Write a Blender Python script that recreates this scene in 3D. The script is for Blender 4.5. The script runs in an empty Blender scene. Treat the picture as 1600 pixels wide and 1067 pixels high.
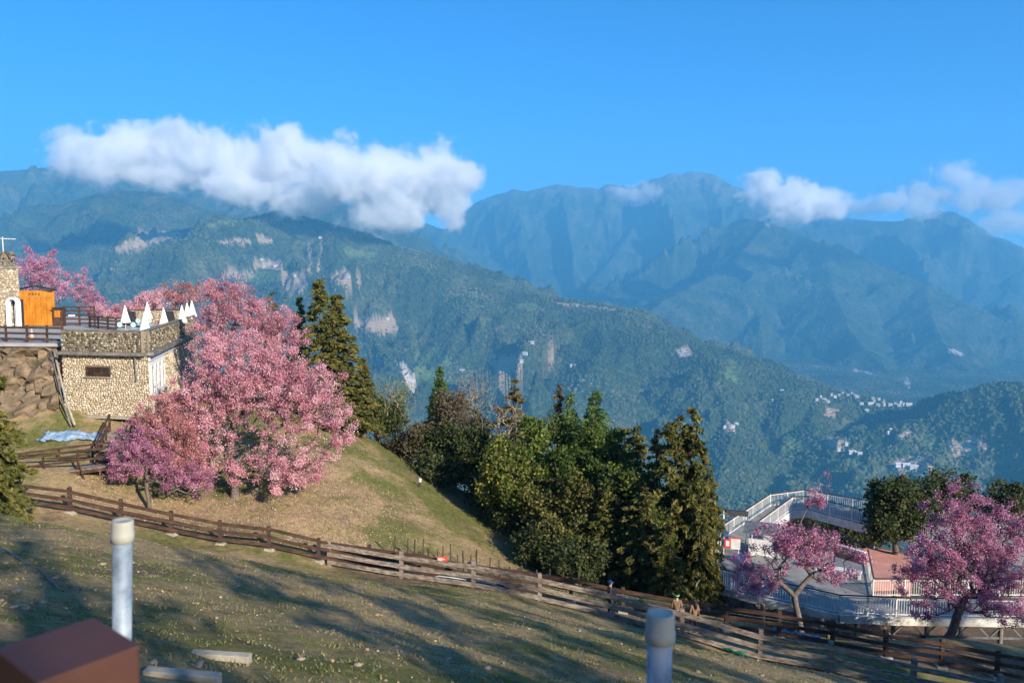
import bpy, bmesh, math, random
import numpy as np
from mathutils import Vector, Matrix, noise as mnoise

random.seed(7)
RNG = np.random.default_rng(11)
scene = bpy.context.scene
col = scene.collection
R = math.radians

# ------------------------------------------------------------------ camera
F_PX = 1244.0                      # focal length in photo pixels (1600 wide) = 28 mm
PITCH = math.atan(108.5 / F_PX)    # horizon 108 px above the picture's middle
cam_data = bpy.data.cameras.new('camera')
cam_data.sensor_width = 36.0
cam_data.lens = 36.0 * F_PX / 1600.0
cam_data.clip_start = 0.05
cam_data.clip_end = 60000.0
cam_data.dof.use_dof = True
cam_data.dof.focus_distance = 48.0
cam_data.dof.aperture_fstop = 4.0
cam = bpy.data.objects.new('camera', cam_data)
cam.location = (0, 0, 0)
cam.rotation_euler = (math.pi / 2 - PITCH, 0, 0)
col.objects.link(cam)
scene.camera = cam

# ------------------------------------------------------------------ sky, sun, exposure
SUN_AZ = R(38)        # to the right of straight behind the camera
SUN_EL = R(23)
TO_SUN = Vector((math.sin(SUN_AZ) * math.cos(SUN_EL), -math.cos(SUN_AZ) * math.cos(SUN_EL), math.sin(SUN_EL)))
world = bpy.data.worlds.new('World')
scene.world = world
world.use_nodes = True
wn = world.node_tree.nodes
wl = world.node_tree.links
wn.clear()
sky = wn.new('ShaderNodeTexSky')
sky.sky_type = 'NISHITA'
sky.sun_disc = False
sky.sun_elevation = SUN_EL
sky.sun_rotation = math.atan2(TO_SUN.x, TO_SUN.y)
sky.altitude = 1800.0
sky.air_density = 0.68
sky.dust_density = 1.5
sky.ozone_density = 5.0
bg = wn.new('ShaderNodeBackground')
bg.inputs['Strength'].default_value = 0.15
wo = wn.new('ShaderNodeOutputWorld')
hs = wn.new('ShaderNodeHueSaturation')      # the camera's vivid colour rendering of the blue sky
hs.inputs['Saturation'].default_value = 1.22
wl.new(sky.outputs[0], hs.inputs['Color'])
wl.new(hs.outputs[0], bg.inputs['Color'])
wl.new(bg.outputs[0], wo.inputs['Surface'])

sd = bpy.data.lights.new('sun', 'SUN')
sd.energy = 5.0
sd.angle = R(0.5)
sd.color = (1.0, 0.89, 0.74)
sun = bpy.data.objects.new('sun', sd)
sun.rotation_euler = TO_SUN.to_track_quat('Z', 'Y').to_euler()
sun.location = (40, -80, 60)
col.objects.link(sun)

vs = scene.view_settings
vs.view_transform = 'Standard'
vs.look = 'None'
vs.exposure = 0.70
vs.gamma = 1.0
vs.use_curve_mapping = False
cy = scene.cycles
cy.use_denoising = True
cy.max_bounces = 18
cy.diffuse_bounces = 3
cy.glossy_bounces = 2
cy.transmission_bounces = 4
cy.transparent_max_bounces = 8
cy.volume_bounces = 16
cy.volume_step_rate = 1.0
cy.volume_max_steps = 400
cy.use_adaptive_sampling = True
cy.adaptive_threshold = 0.02
HAZE_DENSITY = 1.04e-4
HAZE_COLOR = (0.16, 0.59, 0.98, 1)

# ------------------------------------------------------------------ helpers
def ray(px, py):
    u = (px - 800.0) / F_PX
    v = (533.5 - py) / F_PX
    dy = math.cos(PITCH) + v * math.sin(PITCH)
    dz = -math.sin(PITCH) + v * math.cos(PITCH)
    return u / dy, dz / dy

def P(px, py, d):
    rx, rz = ray(px, py)
    return Vector((rx * d, d, rz * d))

def on_level(px, py, z):
    rx, rz = ray(px, py)
    d = z / rz
    return Vector((rx * d, d, z))

def tag(o, label=None, cat=None, group=None, kind=None):
    if label: o['label'] = label
    if cat: o['category'] = cat
    if group: o['group'] = group
    if kind: o['kind'] = kind
    return o

def empty(name, loc, label=None, cat=None, group=None, rz=0.0):
    o = bpy.data.objects.new(name, None)
    o.empty_display_size = 0.3
    o.location = loc
    o.rotation_euler = (0, 0, rz)
    col.objects.link(o)
    return tag(o, label, cat, group)

def link_mesh(name, me, mat=None, parent=None):
    o = bpy.data.objects.new(name, me)
    if mat is not None and len(me.materials) == 0:
        me.materials.append(mat)
    col.objects.link(o)
    if parent is not None:
        o.parent = parent
    return o

def copy_tree(o, parent=None):
    c = o.copy()
    col.objects.link(c)
    c.parent = parent
    for ch in o.children:
        copy_tree(ch, c)
    return c

class MB:
    """collects shapes, builds ONE mesh object"""
    def __init__(s):
        s.v = []; s.f = []
    def add(s, vs, fs):
        n = len(s.v)
        s.v += [tuple(p) for p in vs]
        s.f += [tuple(i + n for i in f) for f in fs]
        return s
    def box(s, c, size, rz=0.0, rx=0.0, ry=0.0, taper=1.0):
        m = Matrix.Translation(c) @ Matrix.Rotation(rz, 4, 'Z') @ Matrix.Rotation(ry, 4, 'Y') @ Matrix.Rotation(rx, 4, 'X')
        a, b, h = size[0] / 2, size[1] / 2, size[2] / 2
        vs = []
        for z, k in ((-h, 1.0), (h, taper)):
            for x, y in ((-a, -b), (a, -b), (a, b), (-a, b)):
                vs.append(m @ Vector((x * k, y * k, z)))
        return s.add(vs, [(3, 2, 1, 0), (4, 5, 6, 7), (0, 1, 5, 4), (1, 2, 6, 5), (2, 3, 7, 6), (3, 0, 4, 7)])
    def bar(s, a, b, w, h, jit=0.0):
        """rectangular bar from a to b: w sideways, h upwards"""
        a, b = Vector(a), Vector(b)
        d = (b - a).normalized()
        side = d.cross(Vector((0, 0, 1)))
        if side.length < 1e-4: side = Vector((1, 0, 0))
        side.normalize()
        up = side.cross(d).normalized()
        vs = []
        for p in (a, b):
            for x, y in ((-1, -1), (1, -1), (1, 1), (-1, 1)):
                q = p + side * (x * w / 2) + up * (y * h / 2)
                if jit: q = q + Vector((random.uniform(-jit, jit), random.uniform(-jit, jit), random.uniform(-jit, jit)))
                vs.append(q)
        return s.add(vs, [(0, 1, 2, 3), (7, 6, 5, 4), (1, 0, 4, 5), (2, 1, 5, 6), (3, 2, 6, 7), (0, 3, 7, 4)])
    def tube(s, pts, rad, n=8, cap=True):
        pts = [Vector(p) for p in pts]
        if not hasattr(rad, '__len__'): rad = [rad] * len(pts)
        vs = []
        for i, p in enumerate(pts):
            d = (pts[min(i + 1, len(pts) - 1)] - pts[max(i - 1, 0)]).normalized()
            a = d.cross(Vector((0.31, 0.2, 0.93)))
            if a.length < 1e-3: a = d.cross(Vector((1, 0, 0)))
            a.normalize(); b = d.cross(a)
            for k in range(n):
                t = 2 * math.pi * k / n
                vs.append(p + (a * math.cos(t) + b * math.sin(t)) * rad[i])
        fs = []
        for i in range(len(pts) - 1):
            for k in range(n):
                k2 = (k + 1) % n
                fs.append((i * n + k, i * n + k2, (i + 1) * n + k2, (i + 1) * n + k))
        if cap:
            fs.append(tuple(reversed(range(n))))
            fs.append(tuple((len(pts) - 1) * n + k for k in range(n)))
        return s.add(vs, fs)
    def lathe(s, c, prof, n=16, rot=None):
        """profile of (r, z) about the z axis through c"""
        c = Vector(c); vs = []
        for r, z in prof:
            for k in range(n):
                t = 2 * math.pi * k / n
                q = Vector((r * math.cos(t), r * math.sin(t), z))
                if rot is not None: q = rot @ q
                vs.append(c + q)
        fs = []
        for i in range(len(prof) - 1):
            for k in range(n):
                k2 = (k + 1) % n
                fs.append((i * n + k, i * n + k2, (i + 1) * n + k2, (i + 1) * n + k))
        fs.append(tuple(reversed(range(n))))
        fs.append(tuple((len(prof) - 1) * n + k for k in range(n)))
        return s.add(vs, fs)
    def prism(s, poly, z0, z1):
        """vertical prism on a plan polygon (list of (x, y)); counter-clockwise"""
        n = len(poly)
        vs = [(p[0], p[1], z0) for p in poly] + [(p[0], p[1], z1) for p in poly]
        fs = [tuple(reversed(range(n))), tuple(range(n, 2 * n))]
        fs += [(i, (i + 1) % n, n + (i + 1) % n, n + i) for i in range(n)]
        return s.add(vs, fs)
    def build(s, name, mat=None, parent=None, smooth=False, bevel=0.0, local=False):
        off = Vector((0, 0, 0)) if (parent is None or local) else parent_world(parent)
        me = bpy.data.meshes.new(name)
        me.from_pydata([(v[0] - off[0], v[1] - off[1], v[2] - off[2]) for v in s.v], [], s.f)
        me.update()
        bm = bmesh.new(); bm.from_mesh(me)
        bmesh.ops.recalc_face_normals(bm, faces=bm.faces)
        if bevel > 0:
            bmesh.ops.bevel(bm, geom=[e for e in bm.edges], offset=bevel, segments=2, affect='EDGES', profile=0.6)
        bm.to_mesh(me); bm.free()
        if smooth:
            me.polygons.foreach_set('use_smooth', [True] * len(me.polygons))
        return link_mesh(name, me, mat, parent)

def parent_world(o):
    p = Vector((0, 0, 0))
    while o is not None:
        p = p + Vector(o.location); o = o.parent
    return p

# ------------------------------------------------------------------ numpy noise
_perm = np.random.default_rng(3).permutation(512).astype(np.int64)
def _h(ix, iy):
    return _perm[(_perm[ix & 511] + iy) & 511]
def pnoise(x, y):
    x = np.asarray(x, float); y = np.asarray(y, float)
    ix = np.floor(x).astype(np.int64); iy = np.floor(y).astype(np.int64)
    fx = x - ix; fy = y - iy
    def g(hx, hy, dx, dy):
        a = _h(hx, hy) * (2 * math.pi / 512.0)
        return np.cos(a) * dx + np.sin(a) * dy
    ux = fx * fx * fx * (fx * (fx * 6 - 15) + 10); uy = fy * fy * fy * (fy * (fy * 6 - 15) + 10)
    n00 = g(ix, iy, fx, fy); n10 = g(ix + 1, iy, fx - 1, fy)
    n01 = g(ix, iy + 1, fx, fy - 1); n11 = g(ix + 1, iy + 1, fx - 1, fy - 1)
    return ((n00 * (1 - ux) + n10 * ux) * (1 - uy) + (n01 * (1 - ux) + n11 * ux) * uy) * 1.5
def fbm(x, y, o=4, gain=0.5):
    a = 1.0; s = 0.0; f = 1.0
    for i in range(o):
        s = s + a * pnoise(x * f + 17.3 * i, y * f - 9.1 * i); a *= gain; f *= 2.03
    return s
def ridged(x, y, o=4, gain=0.5):
    a = 1.0; s = 0.0; f = 1.0
    for i in range(o):
        s = s + a * (1 - 2 * np.abs(pnoise(x * f + 31.7 * i, y * f + 5.9 * i))); a *= gain; f *= 2.07
    return s
def sstep(a, b, x):
    t = np.clip((x - a) / (b - a), 0, 1)
    return t * t * (3 - 2 * t)

# ------------------------------------------------------------------ materials
def srgb(r, g, b):
    f = lambda c: (c / 255 / 12.92) if c / 255 <= 0.04045 else ((c / 255 + 0.055) / 1.055) ** 2.4
    return (f(r), f(g), f(b), 1)

def new_mat(name):
    m = bpy.data.materials.new(name)
    m.use_nodes = True
    nt = m.node_tree
    return m, nt, nt.nodes['Principled BSDF']

def rough_mat(name, c1, c2, scale=4.0, rough=0.8, bump=0.3, bscale=None, metal=0.0, spec=0.3, dist=0.02, c3=None, detail=6.0, stretch=None):
    """two or three tone noise mottling with bump"""
    m, nt, b = new_mat(name)
    N, L = nt.nodes, nt.links
    tc = N.new('ShaderNodeTexCoord')
    src = tc.outputs['Object']
    if stretch:
        mp = N.new('ShaderNodeMapping'); mp.inputs['Scale'].default_value = stretch
        L.new(src, mp.inputs[0]); src = mp.outputs[0]
    n1 = N.new('ShaderNodeTexNoise'); n1.inputs['Scale'].default_value = scale; n1.inputs['Detail'].default_value = detail; n1.inputs['Roughness'].default_value = 0.62
    L.new(src, n1.inputs['Vector'])
    cr = N.new('ShaderNodeValToRGB')
    cr.color_ramp.elements[0].position = 0.32; cr.color_ramp.elements[0].color = (*c1[:3], 1)
    cr.color_ramp.elements[1].position = 0.68; cr.color_ramp.elements[1].color = (*c2[:3], 1)
    if c3:
        e = cr.color_ramp.elements.new(0.5); e.color = (*c3[:3], 1)
    L.new(n1.outputs[0], cr.inputs[0]); L.new(cr.outputs[0], b.inputs['Base Color'])
    b.inputs['Roughness'].default_value = rough
    b.inputs['Metallic'].default_value = metal
    b.inputs['Specular IOR Level'].default_value = spec
    if bump:
        n2 = N.new('ShaderNodeTexNoise'); n2.inputs['Scale'].default_value = bscale or scale * 5; n2.inputs['Detail'].default_value = 5
        L.new(src, n2.inputs['Vector'])
        bp = N.new('ShaderNodeBump'); bp.inputs['Strength'].default_value = bump; bp.inputs['Distance'].default_value = dist
        L.new(n2.outputs[0], bp.inputs['Height']); L.new(bp.outputs[0], b.inputs['Normal'])
    return m

def leaf_mat(name, stops, trans=0.35, rough=0.6):
    """leaf colour by the face attribute 'var' (0..1) through a ramp"""
    m, nt, b = new_mat(name)
    N, L = nt.nodes, nt.links
    at = N.new('ShaderNodeAttribute'); at.attribute_name = 'var'
    cr = N.new('ShaderNodeValToRGB')
    el = cr.color_ramp.elements
    el[0].position = stops[0][0]; el[0].color = (*stops[0][1][:3], 1)
    el[1].position = stops[-1][0]; el[1].color = (*stops[-1][1][:3], 1)
    for p, c in stops[1:-1]:
        e = el.new(p); e.color = (*c[:3], 1)
    L.new(at.outputs['Fac'], cr.inputs[0])
    L.new(cr.outputs[0], b.inputs['Base Color'])
    b.inputs['Roughness'].default_value = rough
    b.inputs['Specular IOR Level'].default_value = 0.2
    tr = N.new('ShaderNodeBsdfTranslucent'); L.new(cr.outputs[0], tr.inputs['Color'])
    mx = N.new('ShaderNodeMixShader'); mx.inputs[0].default_value = trans
    L.new(b.outputs[0], mx.inputs[1]); L.new(tr.outputs[0], mx.inputs[2])
    L.new(mx.outputs[0], N['Material Output'].inputs['Surface'])
    return m

M = {}
M['pink'] = leaf_mat('blossom_pink', [(0.0, srgb(126, 76, 76)), (0.28, srgb(200, 136, 150)), (0.65, srgb(228, 174, 184)), (1.0, srgb(244, 220, 220))], 0.4)
M['pink_deep'] = leaf_mat('blossom_deep', [(0.0, srgb(100, 56, 78)), (0.35, srgb(176, 112, 146)), (0.7, srgb(206, 148, 174)), (1.0, srgb(234, 198, 212))], 0.4)
M['pink_rust'] = leaf_mat('blossom_rust', [(0.0, srgb(112, 82, 60)), (0.35, srgb(178, 120, 116)), (0.7, srgb(220, 160, 162)), (1.0, srgb(240, 208, 204))], 0.4)
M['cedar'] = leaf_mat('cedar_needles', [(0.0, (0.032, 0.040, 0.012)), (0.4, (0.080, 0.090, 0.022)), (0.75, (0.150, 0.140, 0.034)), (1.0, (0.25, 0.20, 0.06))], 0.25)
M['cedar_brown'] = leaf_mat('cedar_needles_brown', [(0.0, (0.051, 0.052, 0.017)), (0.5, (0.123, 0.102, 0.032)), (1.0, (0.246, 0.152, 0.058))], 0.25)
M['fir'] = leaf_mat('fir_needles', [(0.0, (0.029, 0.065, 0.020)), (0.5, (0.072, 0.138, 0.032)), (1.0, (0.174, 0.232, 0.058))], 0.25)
M['leaf_bright'] = leaf_mat('leaves_bright', [(0.0, (0.045, 0.075, 0.016)), (0.5, (0.115, 0.165, 0.032)), (1.0, (0.27, 0.33, 0.07))], 0.4)
M['leaf_yellow'] = leaf_mat('leaves_yellowish', [(0.0, (0.051, 0.080, 0.020)), (0.5, (0.145, 0.174, 0.032)), (1.0, (0.377, 0.348, 0.072))], 0.4)
M['leaf_dark'] = leaf_mat('leaves_dark', [(0.0, (0.022, 0.032, 0.012)), (0.5, (0.055, 0.075, 0.022)), (1.0, (0.14, 0.15, 0.05))], 0.3)
M['leaf_brown'] = leaf_mat('leaves_brown', [(0.0, (0.06, 0.055, 0.028)), (0.5, (0.14, 0.115, 0.06)), (1.0, (0.27, 0.20, 0.12))], 0.3)
M['grass_blade'] = leaf_mat('grass_blades', [(0.0, (0.07, 0.11, 0.025)), (0.35, (0.13, 0.17, 0.045)), (0.6, (0.22, 0.195, 0.08)), (1.0, (0.36, 0.285, 0.15))], 0.3)
M['bark'] = rough_mat('bark', (0.055, 0.040, 0.030, 1), (0.16, 0.12, 0.09, 1), 6, 0.9, 0.5, 24)
M['bark_cherry'] = rough_mat('bark_cherry', (0.075, 0.058, 0.048, 1), (0.19, 0.155, 0.13, 1), 6, 0.9, 0.5, 24)
M['bark_pale'] = rough_mat('bark_pale', (0.20, 0.165, 0.12, 1), (0.36, 0.30, 0.23, 1), 6, 0.9, 0.4, 24)
M['brown_wood'] = rough_mat('fence_brown', (0.035, 0.020, 0.014, 1), (0.13, 0.068, 0.038, 1), 2.2, 0.75, 0.4, 26, c3=(0.065, 0.036, 0.023), stretch=(1, 1, 3))
M['dark_post'] = rough_mat('fence_post_dark', (0.035, 0.022, 0.020, 1), (0.095, 0.055, 0.042, 1), 3, 0.75, 0.4, 22)
M['grey_wood'] = rough_mat('fence_grey', (0.11, 0.075, 0.052, 1), (0.47, 0.41, 0.34, 1), 3.0, 0.85, 0.5, 30, c3=(0.27, 0.215, 0.165), stretch=(1, 1, 4))
M['grey_post'] = rough_mat('post_grey', (0.13, 0.10, 0.085, 1), (0.30, 0.25, 0.21, 1), 4, 0.85, 0.5, 24)
M['concrete'] = rough_mat('concrete', (0.25, 0.225, 0.175, 1), (0.42, 0.385, 0.31, 1), 5, 0.9, 0.35, 40)
M['concrete_dark'] = rough_mat('concrete_dark', (0.10, 0.095, 0.08, 1), (0.27, 0.25, 0.21, 1), 2.4, 0.9, 0.35, 30)
M['paving'] = rough_mat('paving', (0.30, 0.29, 0.275, 1), (0.40, 0.39, 0.375, 1), 1.2, 0.9, 0.2, 30)
M['deck_floor'] = rough_mat('deck_floor', (0.20, 0.20, 0.19, 1), (0.33, 0.32, 0.30, 1), 0.6, 0.85, 0.2, 20)
M['white_paint'] = rough_mat('white_paint', (0.52, 0.52, 0.50, 1), (0.78, 0.78, 0.76, 1), 3.0, 0.5, 0.1, 30)
M['dirty_white'] = rough_mat('dirty_white', (0.22, 0.20, 0.15, 1), (0.70, 0.69, 0.64, 1), 1.6, 0.7, 0.2, 14, c3=(0.55, 0.53, 0.47))
M['wall_white'] = rough_mat('wall_white', (0.66, 0.65, 0.62, 1), (0.82, 0.81, 0.79, 1), 1.5, 0.85, 0.15, 30)
M['canvas'] = rough_mat('parasol_canvas', (0.76, 0.75, 0.72, 1), (0.84, 0.83, 0.80, 1), 3, 0.9, 0.2, 20)
M['steel'] = rough_mat('steel_grey', (0.10, 0.105, 0.11, 1), (0.24, 0.245, 0.25, 1), 3, 0.6, 0.1, 20, metal=0.3)
M['dark'] = rough_mat('dark_paint', (0.018, 0.018, 0.02, 1), (0.04, 0.04, 0.043, 1), 4, 0.6, 0.1, 20)
M['galv'] = rough_mat('galvanised_pipe', srgb(100, 112, 122), srgb(164, 170, 174), 14, 0.5, 0.15, 60, metal=0.1, spec=0.3, dist=0.004, c3=srgb(140, 154, 165))
M['pvc'] = rough_mat('pvc_cap', srgb(158, 156, 144), srgb(180, 178, 166), 12, 0.55, 0.06, 60, spec=0.2, dist=0.003)
M['brown_steel'] = rough_mat('brown_coated_steel', srgb(70, 46, 40), srgb(82, 54, 46), 5, 0.55, 0.05, 60, spec=0.2, dist=0.002)
M['orange_wood'] = rough_mat('varnished_wood', (0.36, 0.125, 0.012, 1), (0.62, 0.27, 0.035, 1), 2.5, 0.5, 0.25, 18, c3=(0.50, 0.19, 0.02), stretch=(1, 1, 0.35))
M['stone_pale'] = leaf_mat('stone_pale', [(0.0, (0.24, 0.185, 0.12)), (0.3, (0.42, 0.34, 0.23)), (0.7, (0.54, 0.45, 0.32)), (1.0, (0.68, 0.60, 0.47))], 0.0, 0.9)
M['stone_dark'] = leaf_mat('stone_dark', [(0.0, (0.05, 0.042, 0.03)), (0.4, (0.15, 0.125, 0.085)), (0.8, (0.28, 0.24, 0.165)), (1.0, (0.44, 0.40, 0.31))], 0.0, 0.9)
M['mortar'] = rough_mat('mortar', (0.17, 0.14, 0.10, 1), (0.30, 0.25, 0.18, 1), 3, 0.95, 0.3, 20)
M['rock'] = rough_mat('rock', (0.085, 0.075, 0.040, 1), (0.30, 0.215, 0.135, 1), 1.3, 0.95, 0.8, 5, dist=0.12, c3=(0.17, 0.125, 0.08))
M['stone_loose'] = rough_mat('loose_stone', (0.15, 0.125, 0.095, 1), (0.36, 0.30, 0.22, 1), 3, 0.95, 0.4, 20)
M['red_sign'] = rough_mat('red_sign', (0.62, 0.05, 0.035, 1), (0.70, 0.07, 0.05, 1), 3, 0.5, 0)
M['blue_tarp'] = rough_mat('blue_tarp', (0.14, 0.25, 0.38, 1), (0.36, 0.47, 0.58, 1), 2, 0.5, 0.5, 6, dist=0.05)
M['green_tarp'] = rough_mat('green_tarp', (0.005, 0.10, 0.06, 1), (0.012, 0.19, 0.115, 1), 2, 0.6, 0.5, 8, dist=0.05)
M['teal'] = rough_mat('teal_plastic', (0.02, 0.15, 0.17, 1), (0.03, 0.22, 0.23, 1), 2, 0.5, 0.2)
M['hose'] = rough_mat('pale_hose', (0.42, 0.55, 0.58, 1), (0.55, 0.66, 0.68, 1), 3, 0.5, 0)
M['salmon'] = rough_mat('salmon_floor', (0.46, 0.21, 0.17, 1), (0.60, 0.31, 0.26, 1), 0.8, 0.85, 0.1)
M['cone'] = rough_mat('cone_orange', (0.70, 0.28, 0.14, 1), (0.78, 0.40, 0.24, 1), 3, 0.6, 0)
M['chair_teal'] = rough_mat('chair_teal', (0.35, 0.52, 0.54, 1), (0.45, 0.62, 0.64, 1), 3, 0.5, 0)
M['blue_sign'] = rough_mat('blue_sign', (0.02, 0.10, 0.35, 1), (0.03, 0.14, 0.45, 1), 3, 0.5, 0)
M['skin'] = rough_mat('skin', (0.50, 0.30, 0.21, 1), (0.56, 0.35, 0.25, 1), 6, 0.6, 0)
M['jacket_tan'] = rough_mat('jacket_tan', (0.15, 0.095, 0.055, 1), (0.23, 0.15, 0.09, 1), 6, 0.9, 0.5, 14)
M['cloth_black'] = rough_mat('cloth_black', (0.012, 0.012, 0.015, 1), (0.03, 0.03, 0.034, 1), 6, 0.9, 0.4, 14)
M['cloth_blue'] = rough_mat('cloth_blue', (0.012, 0.035, 0.14, 1), (0.02, 0.055, 0.20, 1), 6, 0.9, 0.3, 14)
M['band_green'] = rough_mat('band_green', (0.10, 0.55, 0.10, 1), (0.16, 0.65, 0.16, 1), 6, 0.8, 0)
M['hair'] = rough_mat('hair', (0.012, 0.010, 0.009, 1), (0.03, 0.024, 0.02, 1), 10, 0.5, 0.4, 40)

# ------------------------------------------------------------------ near ground: a thin-plate surface through surveyed points
def plane_z(x, y):
    return -(2.23 + 0.355 * y + 0.2 * x)
ctrl = []
for yy in (-14, -4, 5, 12, 19, 26):
    for xx in (-34, -22, -12, -4, 4, 11, 20, 32):
        z = plane_z(xx, yy)
        if yy > 14 and xx > 12: z -= 0.02 * (xx - 12)
        ctrl.append((xx, yy, max(z, -17.2)))
def cp(px, py, d, dz=0.0):
    p = P(px, py, d); ctrl.append((p.x, p.y, p.z + dz))
GREY_LINE = [(515, 889, 40.0), (627, 903, 39.0), (740, 917, 37.6), (843, 938, 36.3), (958, 967, 35.0), (1066, 998, 33.6), (1186, 1028, 32.3), (1298, 1055, 31.1), (1425, 1082, 30.0), (1560, 1112, 29.0)]
BROWN_LINE = [(-60, 788, 39.0), (30, 792, 39.2), (110, 803, 39.4), (190, 818, 39.6), (268, 835, 39.7), (345, 849, 39.8), (421, 860, 39.9), (498, 873, 40.0), (577, 887, 40.0), (655, 902, 39.8), (733, 914, 39.3), (812, 926, 38.6), (892, 942, 37.9), (973, 957, 37.2), (1055, 970, 36.5), (1134, 984, 35.9), (1217, 998, 35.3), (1300, 1012, 34.8), (1384, 1027, 34.3), (1470, 1043, 33.9), (1557, 1060, 33.5), (1648, 1078, 33.1)]
for p in GREY_LINE: cp(*p)
for p in BROWN_LINE: cp(*p)
for p in [(364, 776, 46), (430, 800, 44), (300, 800, 43.5), (230, 790, 43), (500, 820, 43.5), (600, 850, 43.5), (650, 765, 55), (560, 702, 58),
          (480, 720, 52), (700, 830, 49), (800, 868, 49), (780, 800, 60), (880, 905, 47), (640, 722, 63), (590, 690, 65), (720, 780, 59),
          (100, 690, 48), (130, 760, 42.5), (40, 745, 42), (30, 690, 48), (170, 668, 50.5), (240, 668, 51), (300, 700, 51), (-60, 690, 48), (-80, 740, 42),
          (960, 925, 45), (1060, 940, 43), (930, 870, 56), (1050, 890, 54)]:
    cp(*p)
for p in [(-29, 53.5, -8.5), (-24, 54, -10), (-38, 56, -6.5), (-52, 56, -6.0), (-33, 62, -6.2), (-26, 66, -9.5), (-48, 70, -6.0), (-36, 76, -6.0), (-29, 80, -8.5), (-55, 88, -6.5), (-36, 90, -8), (-20, 72, -13), (-14, 80, -17),
          (13, 38, -17.6), (22, 38, -18.0), (32, 38, -18.6), (14, 43, -20.5), (24, 43, -21.4), (36, 43, -22), (16, 52, -22.4), (28, 56, -24), (40, 56, -25), (18, 68, -26), (34, 72, -29),
          (2, 62, -20.5), (8, 60, -21.5), (-4, 72, -20.5), (6, 76, -25), (44, 32, -20), (48, 44, -24)]:
    ctrl.append(p)
C = np.array(ctrl, float)
def _U(r2):
    return np.where(r2 > 1e-9, r2 * np.log(np.maximum(r2, 1e-9)), 0.0)
_n = len(C)
_K = _U(((C[:, None, :2] - C[None, :, :2]) ** 2).sum(-1)) + np.eye(_n) * 2.0
_Pm = np.hstack([np.ones((_n, 1)), C[:, :2]])
_A = np.zeros((_n + 3, _n + 3)); _A[:_n, :_n] = _K; _A[:_n, _n:] = _Pm; _A[_n:, :_n] = _Pm.T
_sol = np.linalg.solve(_A, np.concatenate([C[:, 2], np.zeros(3)]))
def tps(x, y):
    x = np.asarray(x, float); y = np.asarray(y, float)
    sh = x.shape; x = x.ravel(); y = y.ravel()
    out = np.empty(len(x))
    for i in range(0, len(x), 20000):
        xs = x[i:i + 20000]; ys = y[i:i + 20000]
        r2 = (xs[:, None] - C[None, :, 0]) ** 2 + (ys[:, None] - C[None, :, 1]) ** 2
        out[i:i + 20000] = _U(r2) @ _sol[:_n] + _sol[_n] + _sol[_n + 1] * xs + _sol[_n + 2] * ys
    return out.reshape(sh)
def hill_z(x, y):
    k = sstep(-40, -19, np.asarray(x, float))
    z0 = -8.0 * (1 - k) - 25.0 * k
    y0 = 92.0 * (1 - k) + 72.0 * k
    return z0 - 0.46 * np.maximum(0, y - y0)
def ground_z(x, y):
    x = np.asarray(x, float); y = np.asarray(y, float)
    xc = np.clip(x, -60, 52); yc = np.clip(y, -16, 92)
    z = tps(xc, yc)
    k = sstep(70, 96, y)
    z = z * (1 - k) + hill_z(x, y) * k
    z = z - 0.25 * np.maximum(0, x - 52) 
    return z + 0.10 * fbm(x * 0.35, y * 0.35, 3) + 0.035 * fbm(x * 1.9, y * 1.9, 3)
def gz(x, y):
    return float(ground_z(np.array([x]), np.array([y]))[0])
def on_ground(px, d, dz=0.0):
    """point on the ground at forward distance d in the direction of photo column px"""
    x = (px - 800.0) / F_PX * d * 1.0
    for _ in range(3):
        z = gz(x, d)
        t = d * math.cos(PITCH) - z * math.sin(PITCH)   # depth along the optical axis
        x = (px - 800.0) / F_PX * t
    return Vector((x, d, gz(x, d) + dz))

def grid_mesh(name, X, Y, Z, mat, attr=None):
    nr, nc = X.shape
    me = bpy.data.meshes.new(name)
    v = np.stack([X, Y, Z], -1).reshape(-1, 3)
    i = np.arange(nr * nc).reshape(nr, nc)
    f = np.stack([i[:-1, :-1], i[:-1, 1:], i[1:, 1:], i[1:, :-1]], -1).reshape(-1, 4)
    mesh_np(me, v, f)
    me.polygons.foreach_set('use_smooth', np.ones(len(f), bool))
    if attr is not None:
        for k, a in attr.items():
            at = me.attributes.new(k, 'FLOAT', 'POINT'); at.data.foreach_set('value', a.reshape(-1).astype(np.float32))
    me.materials.append(mat)
    return me

def mesh_np(me, v, f):
    v = np.ascontiguousarray(v, np.float32); f = np.ascontiguousarray(f, np.int32)
    k = f.shape[1]
    me.vertices.add(len(v)); me.vertices.foreach_set('co', v.reshape(-1))
    me.loops.add(f.size); me.loops.foreach_set('vertex_index', f.reshape(-1))
    me.polygons.add(len(f)); me.polygons.foreach_set('loop_start', np.arange(0, f.size, k, dtype=np.int32))
    me.update(calc_edges=True)

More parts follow.
